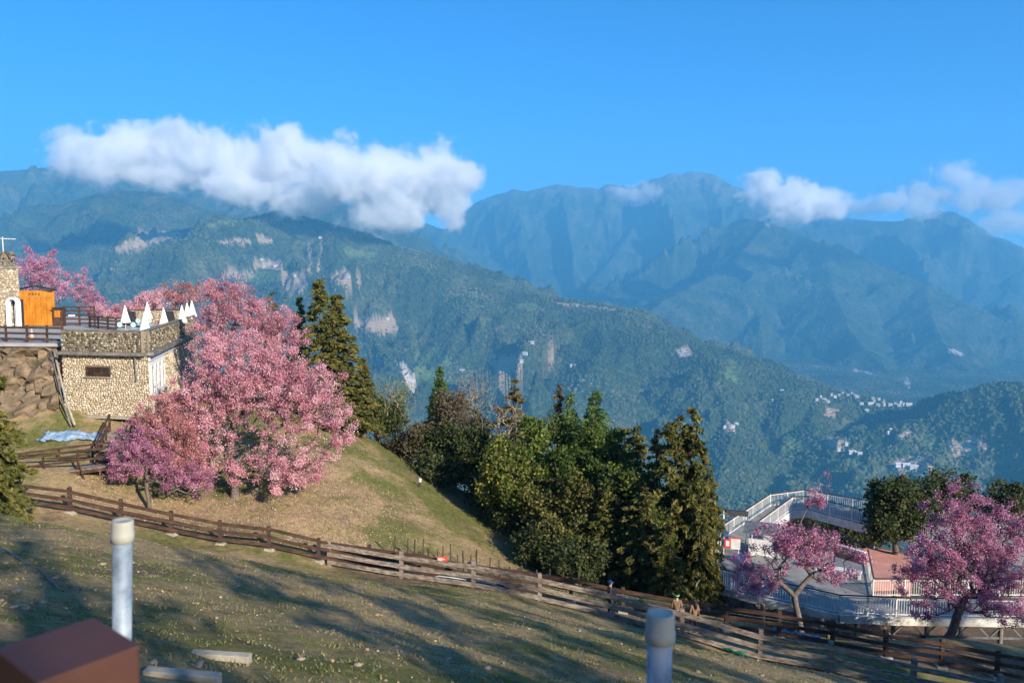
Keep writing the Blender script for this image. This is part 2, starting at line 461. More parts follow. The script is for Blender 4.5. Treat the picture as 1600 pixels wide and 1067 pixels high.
# meadow material: worn straw and green turf
def ground_material():
    m, nt, b = new_mat('meadow')
    N, L = nt.nodes, nt.links
    tc = N.new('ShaderNodeTexCoord')
    def noise(scale, detail=5, rough=0.6):
        n = N.new('ShaderNodeTexNoise'); n.inputs['Scale'].default_value = scale; n.inputs['Detail'].default_value = detail; n.inputs['Roughness'].default_value = rough
        L.new(tc.outputs['Object'], n.inputs['Vector']); return n.outputs[0]
    def ramp(src, stops):
        c = N.new('ShaderNodeValToRGB'); e = c.color_ramp.elements
        e[0].position = stops[0][0]; e[0].color = (*stops[0][1], 1); e[1].position = stops[-1][0]; e[1].color = (*stops[-1][1], 1)
        for p, k in stops[1:-1]:
            q = e.new(p); q.color = (*k, 1)
        L.new(src, c.inputs[0]); return c.outputs[0]
    def mix(fac, a, b2):
        x = N.new('ShaderNodeMix'); x.data_type = 'RGBA'
        L.new(fac, x.inputs['Factor']); L.new(a, x.inputs[6]); L.new(b2, x.inputs[7]); return x.outputs[2]
    straw = ramp(noise(14, 8, 0.75), [(0.3, (0.21, 0.145, 0.075)), (0.52, (0.39, 0.285, 0.15)), (0.72, (0.56, 0.44, 0.26))])
    green = ramp(noise(18, 8, 0.75), [(0.3, (0.095, 0.10, 0.03)), (0.55, (0.19, 0.19, 0.06)), (0.75, (0.33, 0.30, 0.12))])
    dirt = ramp(noise(9, 8, 0.7), [(0.3, (0.11, 0.08, 0.05)), (0.6, (0.24, 0.175, 0.115)), (0.75, (0.36, 0.28, 0.20))])
    at = N.new('ShaderNodeAttribute'); at.attribute_name = 'green'
    at2 = N.new('ShaderNodeAttribute'); at2.attribute_name = 'dirt'
    def thresh(a, scale, lo, hi):
        s = N.new('ShaderNodeMath'); s.operation = 'ADD'
        L.new(a, s.inputs[0]); L.new(noise(scale, 6, 0.65), s.inputs[1])
        r = N.new('ShaderNodeMapRange'); r.inputs[1].default_value = lo; r.inputs[2].default_value = hi
        L.new(s.outputs[0], r.inputs[0]); return r.outputs[0]
    c = mix(thresh(at.outputs['Fac'], 1.1, 0.85, 1.15), straw, green)
    c = mix(thresh(at2.outputs['Fac'], 1.7, 0.95, 1.2), c, dirt)
    mot = ramp(noise(3.2, 6, 0.7), [(0.32, (0.62, 0.62, 0.60)), (0.5, (1.0, 1.0, 1.0)), (0.68, (1.32, 1.27, 1.2))])
    mm = N.new('ShaderNodeMix'); mm.data_type = 'RGBA'; mm.blend_type = 'MULTIPLY'; mm.inputs['Factor'].default_value = 1.0
    L.new(c, mm.inputs[6]); L.new(mot, mm.inputs[7]); c = mm.outputs[2]
    L.new(c, b.inputs['Base Color'])
    b.inputs['Roughness'].default_value = 0.95; b.inputs['Specular IOR Level'].default_value = 0.1
    bp = N.new('ShaderNodeBump'); bp.inputs['Strength'].default_value = 0.9; bp.inputs['Distance'].default_value = 0.08
    L.new(noise(22, 8, 0.75), bp.inputs['Height']); L.new(bp.outputs[0], b.inputs['Normal'])
    return m
M['meadow'] = ground_material()

def project(x, y, z):
    """3-D point to photo pixel"""
    yc = y * math.cos(PITCH) - z * math.sin(PITCH)
    zc = y * math.sin(PITCH) + z * math.cos(PITCH)
    yc = np.maximum(yc, 1e-3)
    return 800 + F_PX * x / yc, 533.5 - F_PX * zc / yc

def green_amount(x, y):
    """where the turf is green (1) or straw (0)"""
    a = 0.45 + 0.32 * fbm(x * 0.16 + 3, y * 0.16, 4)
    far = sstep(41, 44, y)
    mound = 0.46 + 0.45 * fbm(x * 0.22, y * 0.22 + 8, 4)
    edge = sstep(3.5, 0.5, np.abs((x + 9.5) - (y - 62) * -0.55) ) * sstep(46, 52, y)   # green strip below the wood
    a = a * (1 - far) + np.maximum(mound, 0.85 * edge) * far
    return a
def dirt_amount(x, y):
    path = sstep(2.6, 1.0, np.abs(y - 38.7 + 0.16 * np.maximum(0, x + 4))) * sstep(-14, -4, x)
    wood = sstep(0, 4, x + (y - 40) * 0.42 - 6.5) * sstep(40, 46, y)
    base = 0.30 + 0.36 * fbm(x * 0.30 - 5, y * 0.30, 4)
    return np.maximum(np.maximum(base, 0.75 * path), 0.8 * wood)

xs = np.concatenate([np.arange(-78, -34, 1.0), np.arange(-34, 30, 0.4), np.arange(30, 78.1, 1.0)])
ys = np.concatenate([np.arange(-24, 6, 1.0), np.arange(6, 66, 0.4), np.arange(66, 172, 1.6)])
X, Y = np.meshgrid(xs, ys)
Z = ground_z(X, Y)
me = grid_mesh('meadow_ground', X, Y, Z, M['meadow'], {'green': green_amount(X, Y), 'dirt': dirt_amount(X, Y)})
o = link_mesh('meadow_ground', me); tag(o, 'steep worn meadow of straw and green turf below the camera', None, kind='structure')

# ------------------------------------------------------------------ far mountains: one terrain made of crest lines
def crest(pts):
    return np.array([tuple(P(px, py, d * 1000.0)) for px, py, d in pts])
RIDGES = [
    # name, label, crest points (px, py, km), side slope, spur amplitude, spur wavelength
    ('mountain_spur', 'near forested spur with farm clearings falling to the village', [(-260, 420, 4.6), (60, 395, 5.2), (250, 365, 5.4), (370, 345, 5.3), (437, 330, 5.1), (500, 345, 5.0), (569, 364, 4.9), (616, 385, 4.8), (672, 396, 4.7), (712, 411, 4.6), (759, 440, 4.4), (812, 458, 4.3), (869, 464, 4.2), (965, 479, 4.0), (1012, 499, 3.85), (1047, 518, 3.75), (1084, 536, 3.65), (1153, 550, 3.55), (1229, 582, 3.45), (1284, 600, 3.4), (1311, 613, 3.35), (1428, 631, 3.2), (1452, 660, 3.1)], 0.40, 1.0, 620),
    ('mountain_spur', None, [(712, 411, 4.6), (735, 480, 4.1), (700, 550, 3.7), (640, 640, 3.2), (600, 720, 2.8)], 0.50, 0.7, 420),
    ('mountain_spur', None, [(930, 474, 4.08), (945, 540, 3.6), (900, 610, 3.2), (850, 700, 2.7)], 0.52, 0.7, 420),
    ('mountain_spur', None, [(1084, 536, 3.65), (1120, 600, 3.25), (1145, 680, 2.85), (1120, 770, 2.5)], 0.52, 0.7, 420),
    ('mountain_spur', None, [(1284, 600, 3.4), (1268, 660, 3.0), (1290, 730, 2.65), (1310, 800, 2.4)], 0.52, 0.7, 420),
    ('mountain_spur', None, [(1428, 631, 3.2), (1440, 680, 2.9), (1420, 740, 2.6), (1400, 800, 2.4)], 0.55, 0.7, 420),
    ('mountain_spur', None, [(480, 342, 5.0), (440, 420, 4.4), (420, 500, 3.9), (350, 600, 3.3)], 0.45, 0.7, 500),
    ('mountain_hill', 'dark rounded hill under the left cloud bank', [(-300, 345, 7.2), (-100, 372, 6.9), (40, 345, 6.7), (110, 315, 6.6), (175, 296, 6.5), (250, 300, 6.5), (345, 336, 6.3), (385, 350, 6.1)], 0.46, 1.0, 700),
    ('mountain_range', 'hazy ridge on the far left reaching into the cloud', [(-400, 262, 9.5), (0, 268, 9.3), (60, 262, 9.2), (170, 256, 9.0), (300, 280, 8.8), (375, 296, 8.4), (462, 310, 8.0), (540, 320, 7.7), (610, 340, 7.4), (680, 388, 7.2), (760, 432, 7.0)], 0.50, 1.2, 900),
    ('mountain_saddle', 'pale blue saddle in the gap below the cloud tail', [(520, 350, 12.5), (603, 349, 12.2), (650, 343, 12.0), (700, 362, 11.8), (760, 400, 11.5)], 0.55, 1.2, 1000),
    ('mountain_peak', 'highest rocky mountain crest with two summits', [(600, 440, 12.2), (650, 400, 12.5), (690, 362, 12.7), (720, 333, 12.8), (750, 312, 12.9), (803, 296, 13.0), (822, 299, 13.0), (870, 287, 13.0), (903, 293, 13.0), (934, 295, 13.0), (948, 288, 13.0), (969, 290, 13.0), (991, 293, 13.0), (1012, 282, 13.0), (1047, 271, 13.0), (1066, 273, 13.0), (1081, 268, 13.0), (1109, 270, 13.0), (1122, 277, 13.0), (1150, 291, 12.9), (1220, 320, 12.8), (1300, 338, 12.7), (1400, 348, 12.6)], 0.62, 1.5, 1100),
    ('mountain_peak', None, [(870, 287, 13.0), (850, 350, 12.0), (800, 420, 11.0), (770, 480, 10.0)], 0.62, 1.2, 800),
    ('mountain_peak', None, [(1047, 271, 13.0), (1000, 340, 12.0), (960, 400, 11.2), (900, 470, 10.2)], 0.62, 1.2, 800),
    ('mountain_ridge', 'broad blue ridge in the middle distance right of centre', [(1160, 340, 9.6), (1200, 346, 9.0), (1247, 365, 8.7), (1287, 382, 8.5), (1337, 396, 8.2), (1391, 420, 7.9), (1444, 446, 7.6), (1503, 471, 7.3), (1553, 493, 7.1), (1600, 518, 6.9), (1700, 560, 6.6)], 0.56, 1.2, 800),
    ('mountain_ridge', None, [(1200, 346, 9.0), (1153, 402, 8.3), (1097, 438, 7.8), (1037, 468, 7.2), (1000, 500, 6.8), (960, 540, 6.4)], 0.58, 1.0, 700),
    ('mountain_ridge', None, [(1160, 340, 9.6), (1106, 364, 9.6), (1053, 388, 9.5), (1000, 432, 9.2), (950, 480, 8.9)], 0.58, 1.0, 700),
    ('mountain_ridge', None, [(1287, 382, 8.5), (1300, 450, 7.5), (1330, 520, 6.6), (1390, 580, 5.8), (1400, 640, 5.2)], 0.55, 1.0, 700),
    ('mountain_ridge', None, [(1444, 446, 7.6), (1460, 510, 6.7), (1490, 560, 6.0), (1560, 610, 5.4)], 0.55, 1.0, 700),
    ('mountain_shoulder', 'steep dark blue shoulder behind the right hand clouds', [(1290, 350, 11.2), (1400, 345, 11.0), (1469, 329, 11.0), (1491, 331, 11.0), (1516, 343, 11.0), (1553, 368, 10.8), (1600, 420, 10.2), (1700, 480, 9.8)], 0.62, 1.2, 900),
    ('mountain_slope', 'far blue slope rising out of the right edge', [(1480, 420, 13.5), (1553, 371, 13.5), (1600, 351, 13.5), (1800, 320, 13.5)], 0.6, 1.2, 900),
    ('mountain_foothill', 'near dark wooded foothill at the right edge', [(1440, 655, 2.75), (1497, 618, 2.75), (1531, 603, 2.75), (1566, 595, 2.75), (1600, 599, 2.7), (1760, 610, 2.6), (2000, 600, 2.5)], 0.48, 0.8, 420),
]
FLOOR_Z = -735.0
def seg_dist(px, py, C3):
    """plan distance to a polyline, crest height and run length at its nearest point"""
    best = np.full(px.shape, 1e12); zz = np.zeros(px.shape); ss = np.zeros(px.shape); s0 = 0.0
    for a, b in zip(C3[:-1], C3[1:]):
        dx, dy = b[0] - a[0], b[1] - a[1]; L_ = math.hypot(dx, dy)
        t = np.clip(((px - a[0]) * dx + (py - a[1]) * dy) / (dx * dx + dy * dy), 0, 1)
        d = (px - a[0] - t * dx) ** 2 + (py - a[1] - t * dy) ** 2
        m = d < best
        best = np.where(m, d, best); zz = np.where(m, a[2] + t * (b[2] - a[2]), zz); ss = np.where(m, s0 + t * L_, ss); s0 += L_
    return np.sqrt(best), zz, ss
CRESTS = [crest(r[2]) for r in RIDGES]
def far_z(x, y, want_id=False):
    x = np.asarray(x, float); y = np.asarray(y, float)
    wx = x + 120 * fbm(x / 900.0, y / 900.0, 3); wy = y + 120 * fbm(x / 900.0 + 40, y / 900.0 - 11, 3)
    best = np.full(x.shape, -1e9); idx = np.zeros(x.shape, int)
    for k, (nm, lb, pts, s, amp, wl_) in enumerate(RIDGES):
        d, zc, run = seg_dist(x, y, CRESTS[k])
        n = ridged(wx / wl_ + 7.7 * k, wy / wl_ - 3.3 * k, 5, 0.52)
        w2 = 0.75 * wl_
        spur = 1 - 2 * np.abs(pnoise((run + 0.25 * (wx - x)) / w2 + 3.1 * k, d / (4.5 * w2) + 1.7 * k)) * 1.6
        a = amp * np.minimum(d * 0.27, 0.30 * wl_)
        z = zc - s * d + a * (0.75 * n - 0.40 + 0.7 * spur - 0.35) + np.minimum(d * 0.03 + 3.0, 16) * fbm(x / 80.0, y / 80.0, 4) + (16 * fbm(x / 210.0, y / 210.0, 4) if CRESTS[k][:, 1].min() > 9500 else 0)
        m = z > best
        best = np.where(m, z, best); idx = np.where(m, k, idx)
    own = hill_z(x, y) - 4.0 + 0.02 * np.maximum(0, y - 120) * fbm(x / 160.0, y / 160.0, 3)
    idx = np.where(own > best, -1, idx); best = np.maximum(best, own)
    fl = FLOOR_Z + 26 * fbm(x / 500.0, y / 500.0, 3)
    idx = np.where(fl > best, -2, idx); best = np.maximum(best, fl)
    if want_id: return best, idx
    return best

ang = np.radians(np.linspace(-41, 41, 760))
rad = np.concatenate([np.geomspace(105, 1900, 46)[:-1], np.linspace(1900, 5600, 250)[:-1], np.linspace(5600, 9800, 150)[:-1], np.linspace(9800, 15500, 110)])
TH, RR = np.meshgrid(ang, rad)
FX = RR * np.sin(TH); FY = RR * np.cos(TH)
FZ, FID = far_z(FX, FY, True)
PX, PY = project(FX, FY, FZ)

def in_poly(px, py, poly):
    inside = np.zeros(px.shape, bool); n = len(poly)
    for i in range(n):
        x1, y1 = poly[i]; x2, y2 = poly[(i + 1) % n]
        c = ((y1 > py) != (y2 > py)) & (px < (x2 - x1) * (py - y1) / (y2 - y1 + 1e-9) + x1)
        inside ^= c
    return inside
BARE = [[(180, 385), (195, 377), (230, 362), (283, 363), (285, 372), (262, 378), (250, 377), (225, 388), (182, 391)],
        [(402, 366), (412, 366), (412, 372), (428, 375), (428, 380), (404, 380)],
        [(340, 377), (370, 375), (392, 373), (392, 379), (370, 380), (340, 380)],
        [(448, 343), (475, 339), (480, 343), (460, 349)],
        [(395, 410), (440, 406), (442, 422), (395, 422)], [(440, 422), (475, 426), (480, 450), (455, 460), (440, 448)],
        [(510, 432), (540, 422), (548, 430), (568, 438), (564, 446), (545, 451), (530, 440)],
        [(552, 500), (600, 497), (610, 487), (616, 500), (627, 520), (595, 523), (552, 512)],
        [(500, 370), (505, 370), (498, 430), (494, 430)], [(480, 380), (486, 380), (487, 425), (482, 425)],
        [(768, 558), (810, 556), (870, 560), (850, 575), (800, 585), (772, 582)], [(1055, 546), (1075, 540), (1082, 557), (1062, 556)],
        [(1135, 655), (1152, 672), (1125, 688)], [(1290, 637), (1310, 640), (1305, 655), (1283, 650)], [(1395, 682), (1420, 672), (1434, 682), (1400, 686)],
        [(1390, 720), (1440, 710), (1468, 738), (1400, 748)], [(1480, 690), (1530, 684), (1540, 705), (1490, 715)], [(1290, 682), (1325, 690), (1330, 704), (1295, 700)],
        [(870, 472), (960, 482), (962, 485), (870, 476)], [(350, 425), (395, 425), (395, 432), (350, 434)]]
SLIDE = [[(619, 566), (632, 567), (651, 590), (650, 609), (645, 615), (636, 600)], [(1415, 585), (1422, 592), (1420, 610), (1412, 604)], [(1335, 576), (1372, 585), (1370, 588), (1333, 580)], [(1490, 545), (1505, 552), (1500, 555), (1480, 546)], [(1060, 548), (1068, 543), (1078, 555), (1064, 556)]]
LAWN = [[(320, 350), (345, 344), (375, 346), (360, 352), (325, 356)], [(530, 385), (560, 390), (588, 394), (582, 403), (545, 403)], [(380, 425), (440, 424), (446, 440), (395, 446)],
        [(1230, 680), (1260, 690), (1270, 706), (1215, 700)], [(1318, 708), (1335, 710), (1354, 729), (1315, 725)], [(1445, 665), (1462, 690), (1455, 706), (1440, 690)],
        [(650, 545), (690, 540), (706, 570), (680, 600), (645, 590)], [(1140, 560), (1160, 575), (1150, 600), (1130, 590)], [(800, 472), (840, 474), (838, 486), (798, 482)]]
jx = PX + 3.0 * fbm(FX / 60.0, FY / 60.0, 2); jy = PY + 2.0 * fbm(FX / 60.0 + 9, FY / 60.0, 2)
near = (RR < 7200)
bare = np.zeros(PX.shape); slide = np.zeros(PX.shape); lawn = np.zeros(PX.shape)
for poly in BARE: bare[in_poly(jx, jy, poly) & near] = 1
for poly in SLIDE: slide[in_poly(jx, jy, poly) & near] = 1
for poly in LAWN: lawn[in_poly(jx, jy, poly) & near] = 1
# bare rock on the highest crest
rockiness = sstep(1050, 1500, FZ + 260 * fbm(FX / 300.0, FY / 300.0, 3)) * (RR > 10500)

def mountain_material():
    m, nt, b = new_mat('mountain_forest')
    N, L = nt.nodes, nt.links
    geo = N.new('ShaderNodeNewGeometry')
    def noise(scale, detail=4, rough=0.6):
        n = N.new('ShaderNodeTexNoise'); n.inputs['Scale'].default_value = scale; n.inputs['Detail'].default_value = detail; n.inputs['Roughness'].default_value = rough
        L.new(geo.outputs['Position'], n.inputs['Vector']); return n.outputs[0]
    def ramp(src, stops):
        c = N.new('ShaderNodeValToRGB'); e = c.color_ramp.elements
        e[0].position = stops[0][0]; e[0].color = (*stops[0][1], 1); e[1].position = stops[-1][0]; e[1].color = (*stops[-1][1], 1)
        for p, k in stops[1:-1]:
            q = e.new(p); q.color = (*k, 1)
        L.new(src, c.inputs[0]); return c.outputs[0]
    def mix(fac, a, b2, k=1.0):
        x = N.new('ShaderNodeMix'); x.data_type = 'RGBA'
        L.new(fac, x.inputs['Factor']); L.new(a, x.inputs[6]); L.new(b2, x.inputs[7]); return x.outputs[2]
    def attr(n):
        a = N.new('ShaderNodeAttribute'); a.attribute_name = n; return a.outputs['Fac']
    vor = N.new('ShaderNodeTexVoronoi'); vor.inputs['Scale'].default_value = 1 / 17.0; vor.feature = 'F1'
    L.new(geo.outputs['Position'], vor.inputs['Vector'])
    stand = ramp(noise(1 / 240.0, 5), [(0.30, (0.035, 0.058, 0.030)), (0.5, (0.062, 0.088, 0.042)), (0.68, (0.125, 0.13, 0.068))])
    tree = ramp(vor.outputs['Color'], [(0.0, (0.55, 0.55, 0.55)), (0.5, (0.95, 0.95, 0.95)), (1.0, (1.5, 1.45, 1.3))])
    mul = N.new('ShaderNodeMix'); mul.data_type = 'RGBA'; mul.blend_type = 'MULTIPLY'; mul.inputs['Factor'].default_value = 1.0
    L.new(stand, mul.inputs[6]); L.new(tree, mul.inputs[7])
    c = mul.outputs[2]
    c = mix(attr('rocky'), c, ramp(noise(1 / 60.0, 6, 0.7), [(0.35, (0.06, 0.07, 0.045)), (0.65, (0.24, 0.21, 0.17))]))
    c = mix(attr('lawn'), c, ramp(noise(1 / 30.0, 4), [(0.35, (0.085, 0.13, 0.045)), (0.65, (0.17, 0.22, 0.085))]))
    # ploughed terraces: contour lines
    wv = N.new('ShaderNodeTexWave'); wv.bands_direction = 'Z'; wv.inputs['Scale'].default_value = 0.045; wv.inputs['Distortion'].default_value = 3.0; wv.inputs['Detail'].default_value = 2
    L.new(geo.outputs['Position'], wv.inputs['Vector'])
    soil = ramp(wv.outputs['Fac'], [(0.1, (0.30, 0.22, 0.145)), (0.5, (0.41, 0.31, 0.21)), (0.95, (0.50, 0.39, 0.28))])
    c = mix(attr('bare'), c, soil)
    c = mix(attr('slide'), c, ramp(noise(1 / 25.0, 5, 0.7), [(0.3, (0.34, 0.29, 0.23)), (0.65, (0.68, 0.61, 0.52))]))
    L.new(c, b.inputs['Base Color'])
    b.inputs['Roughness'].default_value = 1.0; b.inputs['Specular IOR Level'].default_value = 0.0
    # crowns as relief
    inv = N.new('ShaderNodeMath'); inv.operation = 'SUBTRACT'; inv.inputs[0].default_value = 1.0
    L.new(vor.outputs['Distance'], inv.inputs[1])
    ad = N.new('ShaderNodeMath'); ad.operation = 'MULTIPLY_ADD'; ad.inputs[1].default_value = 3.0
    L.new(noise(1 / 55.0, 4, 0.65), ad.inputs[0]); L.new(inv.outputs[0], ad.inputs[2])
    bp = N.new('ShaderNodeBump'); bp.inputs['Strength'].default_value = 0.8; bp.inputs['Distance'].default_value = 9.0
    L.new(ad.outputs[0], bp.inputs['Height']); L.new(bp.outputs[0], b.inputs['Normal'])
    return m
M['mountain'] = mountain_material()

FAM = {}
for k, r in enumerate(RIDGES): FAM[k] = r[0]
FAM[-1] = 'valley_slope'; FAM[-2] = 'valley_floor'
LBL = {r[0]: r[1] for r in RIDGES if r[1]}
LBL['valley_slope'] = 'own hillside dropping away behind the wood'; LBL['valley_floor'] = 'deep valley bottom between the mountains'
fid_face = FID[:-1, :-1]
nr, nc = FX.shape
vid = np.arange(nr * nc).reshape(nr, nc)
quads = np.stack([vid[:-1, :-1], vid[1:, :-1], vid[1:, 1:], vid[:-1, 1:]], -1).reshape(-1, 4)
quads = quads[:, ::-1]
allv = np.stack([FX, FY, FZ], -1).reshape(-1, 3)
for fam in sorted(set(FAM.values())):
    ids = [k for k, v in FAM.items() if v == fam]
    fm = np.isin(fid_face.reshape(-1), ids)
    q = quads[fm]
    if len(q) == 0: continue
    used, inv = np.unique(q, return_inverse=True)
    me = bpy.data.meshes.new(fam)
    mesh_np(me, allv[used], inv.reshape(-1, 4))
    me.polygons.foreach_set('use_smooth', np.ones(len(q), bool))
    for nm, a in (('bare', bare), ('slide', slide), ('lawn', lawn), ('rocky', rockiness)):
        at = me.attributes.new(nm, 'FLOAT', 'POINT'); at.data.foreach_set('value', a.reshape(-1)[used].astype(np.float32))
    o = link_mesh(fam, me, M['mountain'])
    tag(o, LBL.get(fam), None, kind='structure')

def far_hit(px, py, dmin=1800, dmax=15000):
    """where the view ray through a photo pixel meets the far terrain"""
    rx, rz = ray(px, py)
    d = np.arange(dmin, dmax, 6.0)
    z = far_z(rx * d, d)
    below = np.nonzero(rz * d < z)[0]
    if len(below) == 0: return None
    i = below[0]
    return Vector((rx * d[i], d[i], z[i]))


# woods on the nearer mountain sides: one crown per tree, too many to count
def far_forest():
    elev = FZ / RR
    cm = np.maximum.accumulate(elev, axis=0)
    vis = np.zeros(FX.shape, bool); vis[1:] = elev[1:] > cm[:-1] - 0.004
    vq = vis[:-1, :-1] & (RR[:-1, :-1] > 1900) & (RR[:-1, :-1] < 6800)
    open_ = np.maximum(np.maximum(bare, slide), lawn)[:-1, :-1]
    dr = RR[1:, :-1] - RR[:-1, :-1]; dth = ang[1] - ang[0]
    area = dr * RR[:-1, :-1] * dth
    thin = np.clip(0.85 + 0.9 * fbm(FX[:-1, :-1] / 150.0, FY[:-1, :-1] / 150.0, 4), 0.10, 1.0)
    lam = np.where(vq, area / 150.0 * thin * (1 - 0.93 * open_), 0)
    n = RNG.poisson(lam)
    ii, jj = np.nonzero(n); rep = n[ii, jj]
    ii = np.repeat(ii, rep); jj = np.repeat(jj, rep); m = len(ii)
    fu = RNG.uniform(0, 1, m); fv = RNG.uniform(0, 1, m)
    def lerp(A): return (A[ii, jj] * (1 - fu) + A[ii + 1, jj] * fu) * (1 - fv) + (A[ii, jj + 1] * (1 - fu) + A[ii + 1, jj + 1] * fu) * fv
    pts = np.stack([lerp(FX), lerp(FY), lerp(FZ)], 1)
    me = bpy.data.meshes.new('forest'); me.vertices.add(m); me.vertices.foreach_set('co', pts.astype(np.float32).reshape(-1)); me.update()
    o = link_mesh('forest', me)
    fm, nt, b = new_mat('far_crowns')
    N, L = nt.nodes, nt.links
    geo = N.new('ShaderNodeNewGeometry'); oi = N.new('ShaderNodeObjectInfo')
    nz = N.new('ShaderNodeTexNoise'); nz.inputs['Scale'].default_value = 1 / 260.0; nz.inputs['Detail'].default_value = 5; L.new(geo.outputs['Position'], nz.inputs['Vector'])
    ad = N.new('ShaderNodeMath'); ad.operation = 'MULTIPLY_ADD'; ad.inputs[1].default_value = 0.26; L.new(oi.outputs['Random'], ad.inputs[0]); L.new(nz.outputs[0], ad.inputs[2])
    cr = N.new('ShaderNodeValToRGB'); e = cr.color_ramp.elements
    e[0].position = 0.42; e[0].color = (0.040, 0.064, 0.032, 1); e[1].position = 0.95; e[1].color = (0.24, 0.20, 0.12, 1)
    q = e.new(0.64); q.color = (0.078, 0.105, 0.045, 1); q = e.new(0.8); q.color = (0.14, 0.15, 0.07, 1)
    L.new(ad.outputs[0], cr.inputs[0]); L.new(cr.outputs[0], b.inputs['Base Color']); b.inputs['Roughness'].default_value = 1.0; b.inputs['Specular IOR Level'].default_value = 0.0
    g = bpy.data.node_groups.new('scatter_crowns', 'GeometryNodeTree')
    g.interface.new_socket('Geometry', in_out='INPUT', socket_type='NodeSocketGeometry'); g.interface.new_socket('Geometry', in_out='OUTPUT', socket_type='NodeSocketGeometry')
    gi = g.nodes.new('NodeGroupInput'); go = g.nodes.new('NodeGroupOutput')
    ico = g.nodes.new('GeometryNodeMeshIcoSphere'); ico.inputs['Radius'].default_value = 1.0; ico.inputs['Subdivisions'].default_value = 1
    sm_ = g.nodes.new('GeometryNodeSetMaterial'); sm_.inputs['Material'].default_value = fm
    iop = g.nodes.new('GeometryNodeInstanceOnPoints')
    rv = g.nodes.new('FunctionNodeRandomValue'); rv.data_type = 'FLOAT_VECTOR'; rv.inputs[0].default_value = (3.0, 3.0, 3.5); rv.inputs[1].default_value = (9.5, 9.5, 11.0)
    rr_ = g.nodes.new('FunctionNodeRandomValue'); rr_.data_type = 'FLOAT_VECTOR'; rr_.inputs[0].default_value = (-0.3, -0.3, 0); rr_.inputs[1].default_value = (0.3, 0.3, 6.28)
    k = g.links.new
    k(ico.outputs['Mesh'], sm_.inputs['Geometry']); k(gi.outputs[0], iop.inputs['Points']); k(sm_.outputs[0], iop.inputs['Instance'])
    k(rv.outputs[0], iop.inputs['Scale']); k(rr_.outputs[0], iop.inputs['Rotation']); k(iop.outputs[0], go.inputs[0])
    md = o.modifiers.new('scatter', 'NODES'); md.node_group = g
    tag(o, 'forest covering the nearer mountain sides', None, kind='stuff')
    print('far trees', m)
far_forest()

